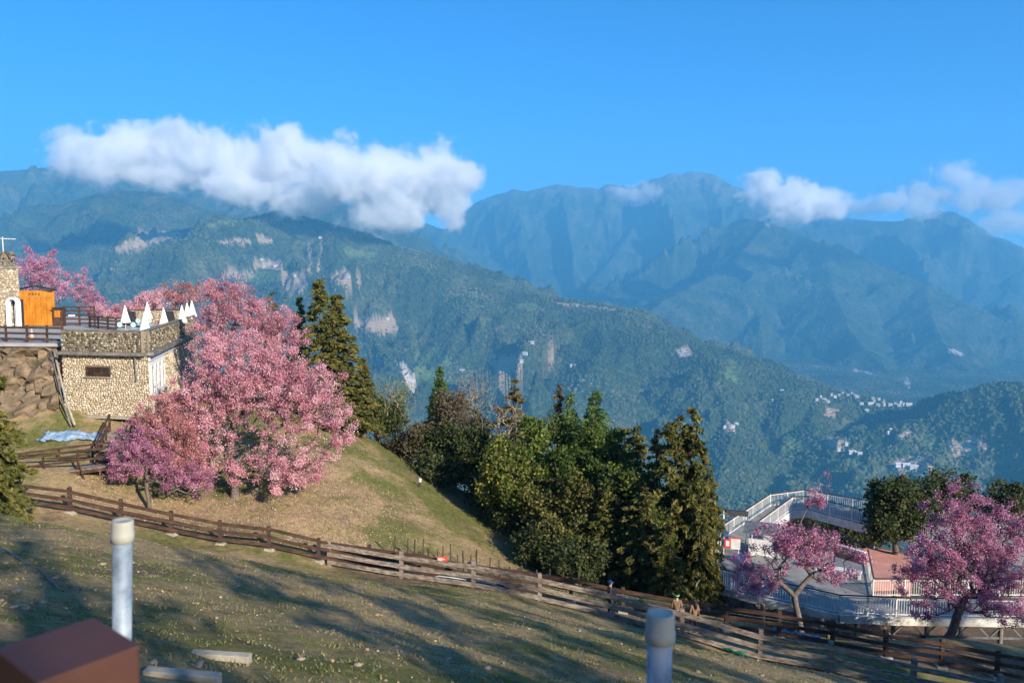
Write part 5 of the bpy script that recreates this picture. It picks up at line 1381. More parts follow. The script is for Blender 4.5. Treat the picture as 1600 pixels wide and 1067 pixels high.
MB().box((ac, 68.8, TZ + 1.2), (0.9, 0.04, 2.5)).build('shade_panel', M['dark'], portal)  # dark panel behind the arch stands for the shade inside the doorway
# orange gate
gx0, gx1 = P(29, 480, 71).x, P(82.5, 480, 71).x; gtop = P(50, 454, 71).z
gate = empty('timber_gate', ((gx0 + gx1) / 2, 71, TZ), 'orange varnished double gate with a small dark roof', 'gate')
gw = (gx1 - gx0) / 2
for i in range(2):
    g0 = gx0 + i * gw
    leaf = MB(); leaf.box((g0 + gw / 2, 71.0, TZ + 1.28), (gw - 0.04, 0.08, 2.5)); lo_ = leaf.build('gate_leaf', M['orange_wood'], gate)
    for j in range(6):
        MB().box((g0 + gw * (j + 0.5) / 6, 70.945, TZ + 1.28), (gw / 6 - 0.03, 0.03, 2.3)).build('board', M['orange_wood'], lo_)
    for zz in (0.12, 1.2, 2.42):
        MB().box((g0 + gw / 2, 70.92, TZ + zz + 0.02), (gw - 0.06, 0.04, 0.14)).build('cross_rail', M['orange_wood'], lo_)
hd = MB(); hd.box(((gx0 + gx1) / 2, 71.0, (TZ + 2.56 + gtop) / 2), (gx1 - gx0 + 0.1, 0.14, gtop - TZ - 2.56)); ho_ = hd.build('header_board', M['orange_wood'], gate)
for i in range(4):
    c0 = Vector(((gx0 + gx1) / 2 - 0.42 + i * 0.27, 70.915, TZ + 2.83)); ch = MB()
    for a, b in (((-.08, .08), (.08, .08)), ((-.09, 0), (.09, 0)), ((0, .1), (0, -.1)), ((-.02, -.02), (-.09, -.1)), ((.02, -.02), (.09, -.1)))[: 4 + i % 2]:
        ch.bar(c0 + Vector((a[0], 0, a[1])), c0 + Vector((b[0], -0.002, b[1])), 0.01, 0.025)
    ch.build('character', M['dark'], ho_)
rf = MB(); xm = (gx0 + gx1) / 2
for s in (-1, 1):
    rf.bar((xm, 71.0, gtop + 0.42), (xm + s * (gw + 0.25), 71.0, gtop + 0.05), 0.9, 0.07)
rf.build('roof', M['dark'], gate)
for xx in (gx0 - 0.07, gx1 + 0.07): MB().box((xx, 71.02, (TZ + gtop) / 2), (0.14, 0.16, gtop - TZ)).build('gate_post', M['orange_wood'], gate)
kx = (P(82, 500, 70.6).x + P(97, 500, 70.6).x) / 2
kio = empty('ticket_kiosk', (kx + 0.1, 70.6, TZ), 'small brown wooden kiosk right of the orange gate', 'kiosk')
MB().box((kx + 0.1, 70.8, TZ + 0.8), (0.80, 0.6, 1.6)).build('cabinet', M['brown_wood'], kio)
MB().box((kx + 0.1, 70.47, TZ + 1.1), (0.5, 0.03, 0.6)).build('front_panel', M['orange_wood'], kio); MB().box((kx + 0.1, 70.75, TZ + 1.65), (0.95, 0.8, 0.08)).build('roof', M['dark_post'], kio)
# notice plate on the dark fence
MB().box((P(112, 493, 70.7).x, 70.7, P(112, 493, 70.7).z), (0.6, 0.03, 0.14)).build('notice_plate', M['white_paint']); tag(bpy.data.objects['notice_plate'], 'narrow white plate on the dark fence beside the kiosk', 'sign')
# traffic cone
b = Vector((P(50, 530, 57.0).x, 57.0, TZ)); cn = empty('traffic_cone', b, 'faded orange and white traffic cone on the terrace road', 'cone')
MB().box(b + Vector((0, 0, 0.02)), (0.36, 0.36, 0.04)).build('base', M['cone'], cn)
MB().lathe(b, [(0.15, 0.04), (0.115, 0.28)], 14).build('body', M['cone'], cn); MB().lathe(b, [(0.113, 0.285), (0.065, 0.55)], 14).build('reflective_band', M['white_paint'], cn); MB().lathe(b, [(0.063, 0.555), (0.03, 0.76)], 14).build('tip', M['cone'], cn)

# ================================================================== white steel deck at the right
DZ = -19.0
def D(px, py, z=DZ): return on_level(px, py, z)
def railing(label, pts, h=1.1, bal=0.14, group='white deck railings', post_every=1.9):
    """white bar railing along floor points"""
    root = empty('railing', pts[0], label, 'railing', group)
    bl = MB()
    for a, b in zip(pts[:-1], pts[1:]):
        d = b - a; L_ = d.length; n = max(1, round(L_ / post_every))
        for i in range(n + (1 if b is pts[-1] else 0)):
            c = a + d * (i / n)
            MB().box(c + Vector((0, 0, h / 2)), (0.07, 0.07, h), math.atan2(d.y, d.x)).build('post', M['white_paint'], root)
        for hh, w in ((0.12, 0.05), (h - 0.12, 0.04)):
            m = MB(); m.bar(a + Vector((0, 0, hh)), b + Vector((0, 0, hh)), 0.04, w); m.build('rail', M['white_paint'], root)
        m = MB(); m.bar(a + Vector((0, 0, h)), b + Vector((0, 0, h)), 0.09, 0.05); m.build('handrail', M['brown_wood'], root)
        k_ = int(L_ / bal)
        for i in range(1, k_):
            c = a + d * (i / k_)
            bl.box(c + Vector((0, 0, h / 2)), (0.022, 0.022, h - 0.24), math.atan2(d.y, d.x))
    o = bl.build('baluster', M['white_paint'], root); o['kind'] = 'stuff'
    return root
front = [D(1099, 908), D(1187, 932), D(1260, 947), D(1311, 959), D(1400, 963), D(1660, 967)]
inner_r = [D(1660, 932), D(1364, 932), D(1355, 884)]
left = [D(1099, 908), D(1118, 876), D(1130, 842)]
floor_poly = [(p.x, p.y) for p in front] + [(p.x, p.y) for p in inner_r] + [(q.x, q.y) for q in (D(1300, 868), D(1215, 862), D(1178, 842), D(1130, 842), D(1118, 876))]
deck = empty('viewing_deck', front[2] + Vector((0, 1, -0.3)), 'white steel viewing deck on trusses below the fences', 'deck')
MB().prism(floor_poly, DZ - 0.18, DZ).build('floor', M['deck_floor'], deck)
for a, b in zip(front[:-1], front[1:]):
    n = Vector(((b - a).y, -(b - a).x, 0)).normalized()
    m = MB(); m.bar(a + n * 0.10 + Vector((0, 0, -0.22)), b + n * 0.10 + Vector((0, 0, -0.22)), 0.16, 0.42); m.build('fascia_beam', M['dirty_white'], deck)
    m = MB(); m.bar(a - n * 0.5 + Vector((0, 0, -1.35)), b - n * 0.5 + Vector((0, 0, -1.35)), 0.12, 0.12); m.build('lower_chord', M['steel'], deck)
    L_ = (b - a).length; k_ = max(1, round(L_ / 1.8))
    for i in range(k_):
        p0, p1 = a + (b - a) * (i / k_) - n * 0.5, a + (b - a) * ((i + 1) / k_) - n * 0.5
        pm_ = (p0 + p1) / 2
        for q0, q1 in ((p0 + Vector((0, 0, -1.35)), pm_ + Vector((0, 0, -0.42))), (pm_ + Vector((0, 0, -0.42)), p1 + Vector((0, 0, -1.35)))):
            m = MB(); m.bar(q0, q1, 0.08, 0.08); m.build('truss_diagonal', M['steel'], deck)
m = MB(); m.bar(left[0] + Vector((-0.1, 0, -0.22)), left[1] + Vector((-0.1, 0, -0.22)), 0.14, 0.40); m.build('fascia_beam', M['dirty_white'], deck)
for px in (1105, 1190, 1262, 1315, 1420, 1530):
    for back in (1.2, 5.0):
        q = D(px, 935); q = Vector((q.x, front[1].y - 3.6 + back + (front[0].y - front[1].y) * (0.8 if px < 1200 else 0), 0))
        zg = gz(q.x, q.y)
        m = MB(); m.tube([(q.x, q.y, zg - 0.4), (q.x, q.y, DZ - 0.19)], 0.13, 10); m.build('column', M['concrete_dark'], deck)
railing('white bar railing along the front of the deck', front)
railing('white bar railing at the left side of the deck', left)
railing('white bar railing round the bench corner of the deck', list(reversed(inner_r)))
# rear walkway: ramp and bridge
w_out = [D(1130, 842), D(1203, 792), D(1255, 785), D(1372, 806), D(1660, 858)]
w_in = [D(1178, 842), D(1237, 797), D(1262, 796), D(1368, 824), D(1660, 882)]
walk = empty('footbridge', w_out[1], 'white steel footbridge curving behind the deck', 'bridge')
for i in range(len(w_out) - 1):
    q = [w_out[i], w_in[i], w_in[i + 1], w_out[i + 1]]
    MB().prism([(p.x, p.y) for p in q], DZ - 0.15, DZ + 0.004 * (i + 1)).build('walkway_floor', M['deck_floor'], walk)
for a, b in list(zip(w_in[:-1], w_in[1:])) + list(zip(w_out[:-1], w_out[1:])):
    m = MB(); m.bar(a + Vector((0, 0, -0.32)), b + Vector((0, 0, -0.32)), 0.14, 0.62); m.build('side_beam', M['white_paint'], walk)
for a, b in list(zip(w_in[1:-1], w_in[2:])):
    k_ = max(1, round((b - a).length / 2.2))
    m = MB(); m.bar(a + Vector((0, 0.4, -1.6)), b + Vector((0, 0.4, -1.6)), 0.1, 0.1); m.build('lower_chord', M['steel'], walk)
    for i in range(k_):
        p0, p1 = a + (b - a) * (i / k_) + Vector((0, 0.4, 0)), a + (b - a) * ((i + 1) / k_) + Vector((0, 0.4, 0)); pm_ = (p0 + p1) / 2
        for q0, q1 in ((p0 + Vector((0, 0, -1.6)), pm_ + Vector((0, 0, -0.63))), (pm_ + Vector((0, 0, -0.63)), p1 + Vector((0, 0, -1.6)))):
            m = MB(); m.bar(q0, q1, 0.07, 0.07); m.build('truss_diagonal', M['steel'], walk)
for p in (w_in[1], w_in[2], w_in[3], w_out[1], w_out[3]):
    m = MB(); m.tube([(p.x, p.y + 0.3, gz(p.x, p.y + 0.3) - 0.4), (p.x, p.y + 0.3, DZ - 0.64)], 0.15, 10); m.build('column', M['concrete_dark'], walk)
railing('outer white railing of the footbridge against the valley', w_out)
railing('inner white railing of the footbridge above the courtyard', w_in)
MB().box((w_out[2] + w_out[3]) / 2 * 0.35 + w_out[2] * 0.65 + Vector((0, -0.05, 0.72)), (1.5, 0.03, 0.5), math.atan2((w_out[3] - w_out[2]).y, (w_out[3] - w_out[2]).x)).build('banner', M['white_paint']); tag(bpy.data.objects['banner'], 'white notice panel on the footbridge railing', 'sign')
# salmon courtyard
cz = -20.6
q = [D(1282, 872, cz), D(1300, 905, cz), D(1420, 910, cz), D(1425, 872, cz), D(1390, 858, cz), D(1310, 854, cz)]
MB().prism([(p.x, p.y) for p in q], cz - 3.5, cz).build('courtyard', M['salmon']); tag(bpy.data.objects['courtyard'], 'salmon pink courtyard floor behind the deck', None, kind='structure')
sw = empty('courtyard_wall', D(1300, 868, DZ - 0.3), 'low salmon pink wall behind the bench', 'wall')
m = MB(); m.bar(D(1306, 866) + Vector((0, 0.25, 0.1)), D(1354, 880) + Vector((0, 0.25, 0.1)), 0.2, 1.0); m.build('wall_body', M['salmon'], sw)
m = MB(); m.bar(D(1306, 866) + Vector((0, 0.25, 0.64)), D(1354, 880) + Vector((0, 0.25, 0.64)), 0.3, 0.08); m.build('coping', M['white_paint'], sw)
# benches
def bench(px0, py0, px1, py1, label):
    a, b = D(px0, py0), D(px1, py1); root = empty('deck_bench', (a + b) / 2, label, 'bench', 'white deck benches')
    m = MB(); m.bar(a + Vector((0, 0, 0.42)), b + Vector((0, 0, 0.42)), 0.5, 0.12); m.build('seat', M['white_paint'], root, bevel=0.03)
    for f in (0.08, 0.5, 0.92):
        m = MB(); c = a + (b - a) * f; m.box(c + Vector((0, 0, 0.18)), (0.14, 0.38, 0.36), math.atan2((b - a).y, (b - a).x)); m.build('leg', M['white_paint'], root)
bench(1303, 897, 1346, 905, 'long white bench in the open corner of the deck')
bench(1262, 886, 1290, 893, 'white bench half hidden by the crooked cherry')
# roofed kiosk, sign frame, boards
kr = D(1196, 872); ks = empty('deck_kiosk', kr, 'small kiosk with a grey sheet roof on the deck', 'kiosk')
kd = (D(1212, 862) - D(1178, 858)); ka = math.atan2(kd.y, kd.x)
MB().box(kr + Vector((0, 0.9, 0.55)), (1.6, 1.1, 1.1), ka).build('counter', M['white_paint'], ks)
for sx in (-1.1, 1.1):
    for sy in (0.1, 1.7):
        MB().box(kr + Vector((sx * 0.85, 0.1 + (sy - 0.1) * 0.85 + sx * 0.1, 0.85)), (0.07, 0.07, 1.7), ka).build('post', M['white_paint'], ks)
MB().box(kr + Vector((0, 0.9, 1.75)), (2.3, 1.9, 0.07), ka, rx=0.14).build('roof', M['steel'], ks)
g0, g1 = D(1130, 846), D(1166, 846); sf = empty('overhead_sign', g0, 'dark overhead sign box on a white post at the ramp', 'sign')
MB().box(g0 + Vector((0, 0, 1.15)), (0.09, 0.09, 2.3)).build('post', M['white_paint'], sf); MB().box(g1 + Vector((0, 0.2, 1.05)), (0.07, 0.07, 2.1)).build('post', M['white_paint'], sf)
m = MB(); m.bar(g0 + Vector((0.1, 0, 2.15)), g1 + Vector((0.1, 0.2, 1.95)), 0.3, 0.32); m.build('sign_box', M['dark'], sf)
nb = D(1131, 866); ne = D(1152, 868)
ib = empty('notice_board', nb, 'notice board with a red panel and a white sheet on the deck', 'sign')
nd = (ne - nb); na = math.atan2(nd.y, nd.x)
MB().box(nb + nd * 0.25 + Vector((0, 0, 0.78)), (0.40, 0.05, 0.62), na).build('red_panel', M['red_sign'], ib)
MB().box(nb + nd * 0.25 + Vector((0, -0.03, 0.80)), (0.22, 0.02, 0.36), na).build('picture', M['white_paint'], ib)
MB().box(nb + nd * 0.85 + Vector((0, 0, 0.80)), (0.62, 0.05, 0.75), na).build('white_sheet', M['white_paint'], ib)
MB().box(nb + nd * 0.85 + Vector((0, -0.01, 1.2)), (0.64, 0.05, 0.08), na).build('red_header', M['red_sign'], ib)
for f in (0.0, 1.1): MB().box(nb + nd * f + Vector((0, 0.04, 0.6)), (0.05, 0.05, 1.2), na).build('post', M['white_paint'], ib)
bb = D(1156, 876); MB().box(bb + Vector((0, 0, 0.2)), (0.85, 0.5, 0.4), na).build('storage_box', M['blue_sign'], None, bevel=0.03); tag(bpy.data.objects['storage_box'], 'dark blue storage box on the deck floor', 'box')
fb = D(1109, 898); fl = empty('banner_sign', fb, 'tall blue and white panel at the left end of the deck', 'sign')
MB().box(fb + Vector((0, 0, 0.95)), (0.5, 0.05, 1.5), 1.0).build('white_panel', M['white_paint'], fl); MB().box(fb + Vector((0, -0.01, 1.55)), (0.52, 0.06, 0.3), 1.0).build('blue_header', M['blue_sign'], fl); MB().box(fb + Vector((0, -0.01, 0.5)), (0.52, 0.06, 0.3), 1.0).build('teal_band', M['teal'], fl)
MB().box(fb + Vector((0, 0.04, 0.1)), (0.06, 0.06, 0.3), 1.0).build('foot', M['steel'], fl)
fp = D(1103, 905); m = MB(); m.tube([fp + Vector((0, 0, 0)), fp + Vector((0, 0, 2.3))], 0.035, 8); o = m.build('flag_pole', M['galv']); tag(o, 'thin grey pole at the left corner of the deck', 'pole')
sp_ = on_ground(1087, 45.5); m = MB(); m.tube([sp_, sp_ + Vector((0, 0, 1.5)), sp_ + Vector((0.15, 0, 1.75)), sp_ + Vector((0.45, 0, 2.0))], 0.03, 8); m.build('bent_pipe', M['galv']); tag(bpy.data.objects['bent_pipe'], 'bent grey pipe standing left of the deck corner', 'pipe')

# ================================================================== close foreground
def pipe(px, py_top, d, cap_r, label, lean):
    top = P(px, py_top, d); foot = Vector((top.x + lean[0], top.y + lean[1], gz(top.x, top.y) - 0.3))
    root = empty('capped_pipe', foot + Vector((0, 0, 0.3)), label, 'pipe', 'galvanised pipes with grey plastic caps')
    ax = (top - foot).normalized(); rot = ax.to_track_quat('Z', 'Y').to_matrix()
    MB().tube([foot, foot + (top - foot) * 0.5, top - ax * 0.04], cap_r * 0.84, 32).build('pipe_shaft', M['galv'], root, True)
    r_ = cap_r; hh = cap_r * 2.05
    prof = [(r_ * 0.87, -hh), (r_ * 1.03, -hh + 0.002), (r_ * 1.03, -hh * 0.62), (r_ * 0.98, -hh * 0.56), (r_ * 0.97, -0.010), (r_ * 0.93, -0.002), (r_ * 0.84, 0.0), (r_ * 0.76, -0.003)]
    MB().lathe(top, prof, 40, rot).build('cap', M['pvc'], root, True)
pipe(191.5, 812, 2.42, 0.0335, 'galvanised pipe with grey cap behind the brown post', (-0.11, 0.0))
pipe(1032, 956, 1.86, 0.0355, 'galvanised pipe with grey cap at the bottom right of centre', (-0.01, 0.0))
# square brown post top
def square_post():
    zt = -0.56
    c = [on_level(146, 963, zt), on_level(220, 1007, zt), on_level(51, 1061, zt)]
    u = (c[1] - c[0]); v = (c[2] - c[1])
    v = v - u * (u.dot(v) / u.length_squared)
    ctr = c[0] + u / 2 + v / 2
    root = empty('square_post', Vector((ctr.x, ctr.y, gz(ctr.x, ctr.y))), 'brown coated square post cut by the bottom left corner', 'post')
    w = u.length; l = v.length; rz = math.atan2(u.y, u.x)
    zb = gz(ctr.x, ctr.y) - 0.3
    MB().box(Vector((ctr.x, ctr.y, (zt - 0.006 + zb) / 2)), (w - 0.004, l - 0.004, zt - 0.006 - zb), rz).build('shaft', M['brown_steel'], root, bevel=0.004)
    MB().box(Vector((ctr.x, ctr.y, zt - 0.004)), (w, l, 0.008), rz).build('cap_plate', M['brown_steel'], root, bevel=0.003)
square_post()

# concrete bars and loose stones on the turf
def ground_hit(px, py):
    rx, rz = ray(px, py); d = np.arange(6, 45, 0.05); z = ground_z(rx * d, d)
    i = np.nonzero(rz * d < z)[0]
    i = i[0] if len(i) else -1
    return Vector((rx * d[i], d[i], z[i]))
for px, py, L_, rz, lb in ((345, 1031, 0.80, -0.05, 'grey concrete bar lying on the turf, the farther of two'), (285, 1062, 0.88, -0.1, 'grey concrete bar at the bottom edge, the nearer of two')):
    p = ground_hit(px, py); m = MB(); m.box(p + Vector((0, 0, 0.03)), (L_, 0.13, 0.14), rz, 0, 0.04); o = m.build('concrete_bar', M['concrete'], None, bevel=0.012); tag(o, lb, 'concrete bar', 'concrete bars on the turf')
def stone_mesh(seed):
    rng = np.random.default_rng(seed)
    v = ICO_V * np.array([1.0, 0.75, 0.42]) * rng.uniform(0.72, 1.2, (len(ICO_V), 1))
    me = bpy.data.meshes.new('stone'); mesh_np(me, v, ICO_F); me.materials.append(M['stone_loose']); return me
SM = [stone_mesh(i) for i in range(8)]
ORD = ['first', 'second', 'third', 'fourth', 'fifth', 'sixth', 'seventh', 'eighth', 'ninth', 'tenth', 'eleventh', 'twelfth', 'thirteenth', 'fourteenth', 'fifteenth', 'sixteenth', 'seventeenth', 'eighteenth', 'nineteenth', 'twentieth'] + ['twenty-' + w for w in ('first', 'second', 'third', 'fourth', 'fifth', 'sixth', 'seventh', 'eighth', 'ninth')]
def rank_in(items, i, zone):
    """place from the left of item i among the items of its zone"""
    z = zone(items[i]); same = sorted(j for j in range(len(items)) if zone(items[j]) == z)
    return z, ORD[sorted(same, key=lambda j: (items[j][0], items[j][1])).index(i)]
def stone_zone(q):
    return ('left of the left capped pipe' if q[0] < 185 else 'near the concrete bars' if q[0] < 420 else 'in the middle of the slope' if q[0] < 800 else 'just left of the right capped pipe' if q[0] < 1030 else 'right of the right capped pipe')
spots = [(22, 950), (10, 880), (40, 952), (65, 943), (85, 905), (115, 965), (140, 970), (118, 938), (12, 812), (160, 882), (208, 880), (204, 915), (228, 945), (300, 900), (255, 960), (390, 940), (372, 915), (310, 1040), (240, 1035), (232, 1052), (25, 925), (62, 915), (98, 897), (50, 875), (345, 855), (560, 1040), (620, 1010), (470, 1030), (520, 985), (700, 1030), (760, 1045), (735, 1050), (905, 1060), (925, 1065), (870, 985), (905, 985), (935, 982), (958, 988), (920, 975), (1165, 1048), (1190, 1055), (1090, 1050), (1110, 1055), (965, 1000), (860, 1000), (440, 960), (590, 960), (690, 975), (180, 965)]
for i, (px, py) in enumerate(spots):
    p = ground_hit(px, py); o = bpy.data.objects.new('stone', SM[i % 8]); col.objects.link(o)
    o.location = p + Vector((0, 0, 0.01)); s = random.uniform(0.045, 0.11); o.scale = (s, s, s); o.rotation_euler = (random.uniform(-0.2, 0.2), random.uniform(-0.2, 0.2), random.uniform(0, 6))
    z_, n_ = rank_in(spots, i, stone_zone)
    tag(o, 'loose turf stone ' + z_ + ', ' + n_ + ' from the left', 'stone', 'loose stones on the turf')
# gravel crumbs and turf blades
def scatter(n, x0, x1, y0, y1, keep=None):
    x = RNG.uniform(x0, x1, n); y = RNG.uniform(y0, y1, n)
    m = np.abs(x) < y * 0.70 + 1.0
    x, y = x[m], y[m]
    if keep is not None:
        m = keep(x, y) > RNG.uniform(0, 1, len(x)); x, y = x[m], y[m]
    return x, y
x, y = scatter(5200, -26, 14, 9, 38)
z = ground_z(x, y)
V = []; F = []
sc_ = RNG.uniform(0.008, 0.026, len(x))
for i in range(len(x)):
    V.append(ICO_V[:] * np.array([1, 0.8, 0.5]) * sc_[i] * RNG.uniform(0.8, 1.2, (12, 1)) + np.array([x[i], y[i], z[i]])); F.append(ICO_F + 12 * i)
me = bpy.data.meshes.new('pebbles'); mesh_np(me, np.concatenate(V), np.concatenate(F)); o = link_mesh('pebbles', me, M['stone_loose']); tag(o, 'small pebbles strewn over the turf slope', None, kind='stuff')
def blades(name, label, n, x0, x1, y0, y1, hgt, wid, keep=None, green_bias=0.0):
    x, y = scatter(n, x0, x1, y0, y1, keep)
    z = ground_z(x, y); m = len(x)
    g = green_amount(x, y) + 0.25 * fbm(x * 0.9, y * 0.9, 2) + green_bias
    a = RNG.uniform(0, 2 * np.pi, m); h = hgt * RNG.uniform(0.5, 1.4, m); w = wid * RNG.uniform(0.6, 1.3, m)
    lx, ly = RNG.normal(size=m) * 0.6 * h, RNG.normal(size=m) * 0.6 * h
    p = np.stack([x, y, z - 0.01], 1); s = np.stack([np.cos(a) * w, np.sin(a) * w, 0 * a], 1)
    tip = p + np.stack([lx, ly, h], 1)
    V = np.stack([p - s, p + s, tip], 1).reshape(-1, 3)
    me = bpy.data.meshes.new(name); mesh_np(me, V, np.arange(3 * m).reshape(m, 3))
    var = np.clip(1.08 - 0.95 * g + 0.32 * RNG.normal(size=m), 0, 1)
    at = me.attributes.new('var', 'FLOAT', 'FACE'); at.data.foreach_set('value', var.astype(np.float32))
    o = link_mesh(name, me, M['grass_blade']); tag(o, label, None, kind='stuff')
tufty = lambda x, y: np.clip(0.75 + 0.9 * fbm(x * 0.8, y * 0.8, 3), 0.12, 1)
clumpy = lambda x, y: np.clip(0.35 + 1.6 * fbm(x * 1.6, y * 1.6, 3), 0.03, 1)
blades('turf_grass', 'short worn grass on the near slope', 370000, -26, 16, 9, 40, 0.05, 0.011, clumpy)
blades('meadow_grass', 'dry grass on the sunlit mound', 120000, -24, 12, 40, 66, 0.10, 0.02, tufty)

# ------------------------------------------------------------------ tall trees behind the camera that shade the slope
G_SH = 'tall cedars standing behind the viewpoint'
CON_S = [conifer_mesh(12.0, 2.9, 110, 'cedar', 21, droop=0.2, ragged=0.7, power=0.45, per=7, leaf=0.20, gap=0.22), conifer_mesh(12.0, 2.6, 120, 'cedar', 22, droop=0.1, ragged=0.8, power=0.4, per=7, leaf=0.20, gap=0.30)]
SHADE = [(4.0, -14, 12.0), (8.4, -12, 13.0), (12.6, -13, 14.0), (17.2, -11, 14.6), (22.6, -13, 16.2), (27.2, -12, 16.6), (33.0, -14, 18.0), (37.2, -12, 18.4), (42.4, -13, 19.4), (47.6, -12.5, 20.6), (52.0, -14, 21.8), (57.0, -12, 22.6), (62.0, -13, 23.6), (67.0, -12.5, 24.4), (72.0, -12, 25), (85, -14, 27)]
for i, (x, y, h) in enumerate(SHADE):
    conifer('tall cedar behind the viewpoint, ' + ORD[i] + ' of the row from the left', (x, y, gz(x, y)), (CON_S[i % 2] if x < 40 else (CON_D, CON_F)[i % 2]), h / 12.0, i * 1.3, G_SH, (0.55, 0.45)[i % 2] if x < 40 else (0.8, 0.7)[i % 2])

# ------------------------------------------------------------------ visitors on the path
def person(label, base, height, face, cloth, legs, hairm, hat=None, hat_mat=None, stride=0.12, long_hair=False):
    s = height / 1.70
    root = empty('person', base, label, 'person', 'visitors on the path'); root.rotation_euler.z = face
    J = {  # joint: (x, y, z, radius), facing -y
        'pelvis': (0, 0, 0.92, .125), 'waist': (0, 0.01, 1.06, .115), 'chest': (0, 0, 1.28, .135), 'neck0': (0, 0.005, 1.43, .06), 'neck': (0, -0.005, 1.49, .05), 'head0': (0, -0.015, 1.56, .078), 'head': (0, -0.01, 1.63, .085), 'crown': (0, 0, 1.685, .05),
        'nose': (0, -0.105, 1.59, .016),
        'sl': (0.17, 0, 1.38, .06), 'el': (0.235, 0.02, 1.12, .045), 'wl': (0.24, -0.09, 0.90, .032), 'hl': (0.24, -0.12, 0.83, .034),
        'sr': (-0.17, 0, 1.38, .06), 'er': (-0.235, 0.03, 1.12, .045), 'wr': (-0.24, -0.05, 0.89, .032), 'hr': (-0.24, -0.07, 0.82, .034),
        'pl': (0.09, 0, 0.86, .09), 'kl': (0.10, -stride, 0.49, .06), 'al': (0.10, -stride * 0.9, 0.09, .042), 'tl': (0.10, -stride * 0.9 - 0.15, 0.045, .035),
        'pr': (-0.09, 0, 0.86, .09), 'kr': (-0.10, stride * 0.4, 0.49, .06), 'ar': (-0.10, stride, 0.09, .042), 'tr': (-0.10, stride - 0.15, 0.045, .035)}
    E = [('pelvis', 'waist'), ('waist', 'chest'), ('chest', 'neck0'), ('neck0', 'neck'), ('neck', 'head0'), ('head0', 'head'), ('head', 'crown'), ('head0', 'nose')]
    for d_ in 'lr': E += [('chest', 's' + d_), ('s' + d_, 'e' + d_), ('e' + d_, 'w' + d_), ('w' + d_, 'h' + d_), ('pelvis', 'p' + d_), ('p' + d_, 'k' + d_), ('k' + d_, 'a' + d_), ('a' + d_, 't' + d_)]
    for d_, sx in (('l', 1), ('r', -1)):
        hx, hy, hz_, _ = J['h' + d_]
        for k_, (dx, dy, dz) in enumerate(((-0.02, -0.03, -0.065), (-0.007, -0.02, -0.08), (0.006, -0.01, -0.078), (0.019, 0.0, -0.06), (-0.035, -0.04, -0.02))):
            J['f%d%s' % (k_, d_)] = (hx + sx * dx, hy + dy, hz_ + dz, .009); E.append(('h' + d_, 'f%d%s' % (k_, d_)))
    def skin(name, keys, edges, mat, grow_=1.0, root_key=None):
        ks = list(keys); me = bpy.data.meshes.new(name)
        me.from_pydata([tuple(c * s for c in J[k_][:3]) for k_ in ks], [(ks.index(a), ks.index(b)) for a, b in edges], [])
        o = link_mesh(name, me, mat, root)
        o.modifiers.new('skin', 'SKIN')
        for i, k_ in enumerate(ks):
            r_ = J[k_][3] * s * grow_; me.skin_vertices[0].data[i].radius = (r_, r_); me.skin_vertices[0].data[i].use_root = (k_ == root_key)
        sub = o.modifiers.new('smooth', 'SUBSURF'); sub.levels = 1; sub.render_levels = 2
        return o
    skin('body', J.keys(), E, M['skin'], 1.0, 'pelvis')
    tk = ['waist', 'chest', 'pelvis', 'sl', 'el', 'wl', 'sr', 'er', 'wr']
    skin('jacket', tk, [e for e in E if e[0] in tk and e[1] in tk], M[cloth], 1.32, 'chest')
    lk = ['pelvis', 'pl', 'kl', 'al', 'pr', 'kr', 'ar']
    skin('trousers', lk, [e for e in E if e[0] in lk and e[1] in lk], M[legs], 1.22, 'pelvis')
    hm_ = MB(); c = Vector((0, 0.015, 1.625)) * s
    prof = [(0.10 * s, -0.05 * s), (0.104 * s, 0.0), (0.095 * s, 0.045 * s), (0.06 * s, 0.085 * s), (0.01 * s, 0.10 * s)]
    hm_.lathe(c + Vector((0, 0.012 * s, 0)), prof, 14)
    if long_hair: hm_.tube([c + Vector((0, 0.05, 0.02)) * s, c + Vector((0, 0.10, -0.10)) * s, c + Vector((0, 0.12, -0.30)) * s, c + Vector((0, 0.11, -0.42)) * s], [0.07 * s, 0.085 * s, 0.075 * s, 0.02 * s], 10)
    hm_.build('hair', M[hairm], root, True, local=True)
    if hat:
        h2 = MB()
        if hat == 'cap':
            h2.lathe(c + Vector((0, 0.008, 0.02)) * s, [(0.112 * s, -0.01 * s), (0.110 * s, 0.05 * s), (0.07 * s, 0.10 * s), (0.01 * s, 0.112 * s)], 14); h2.box(c + Vector((0, -0.13, 0.02)) * s, (0.15 * s, 0.12 * s, 0.012 * s))
        else:
            h2.lathe(c + Vector((0, 0.012, 0.03)) * s, [(0.108 * s, -0.02 * s), (0.110 * s, 0.02 * s), (0.09 * s, 0.025 * s)], 14)
        h2.build(hat, M[hat_mat], root, True, local=True)
    return root
def stand(px, d): return on_ground(px, d)
person('visitor in a blue cap and black trousers behind a grey fence post', stand(953, 36.2), 1.66, R(100), 'jacket_tan', 'cloth_black', 'hair', 'cap', 'cloth_blue')
person('visitor in a tan puffy jacket with a bright green headband', stand(1057, 35.1), 1.62, R(170), 'jacket_tan', 'cloth_black', 'hair', 'headband', 'band_green')
person('visitor with long dark hair and tan coat leaning at the fence', stand(1084, 34.7), 1.58, R(200), 'jacket_tan', 'cloth_black', 'hair', None, None, long_hair=True)

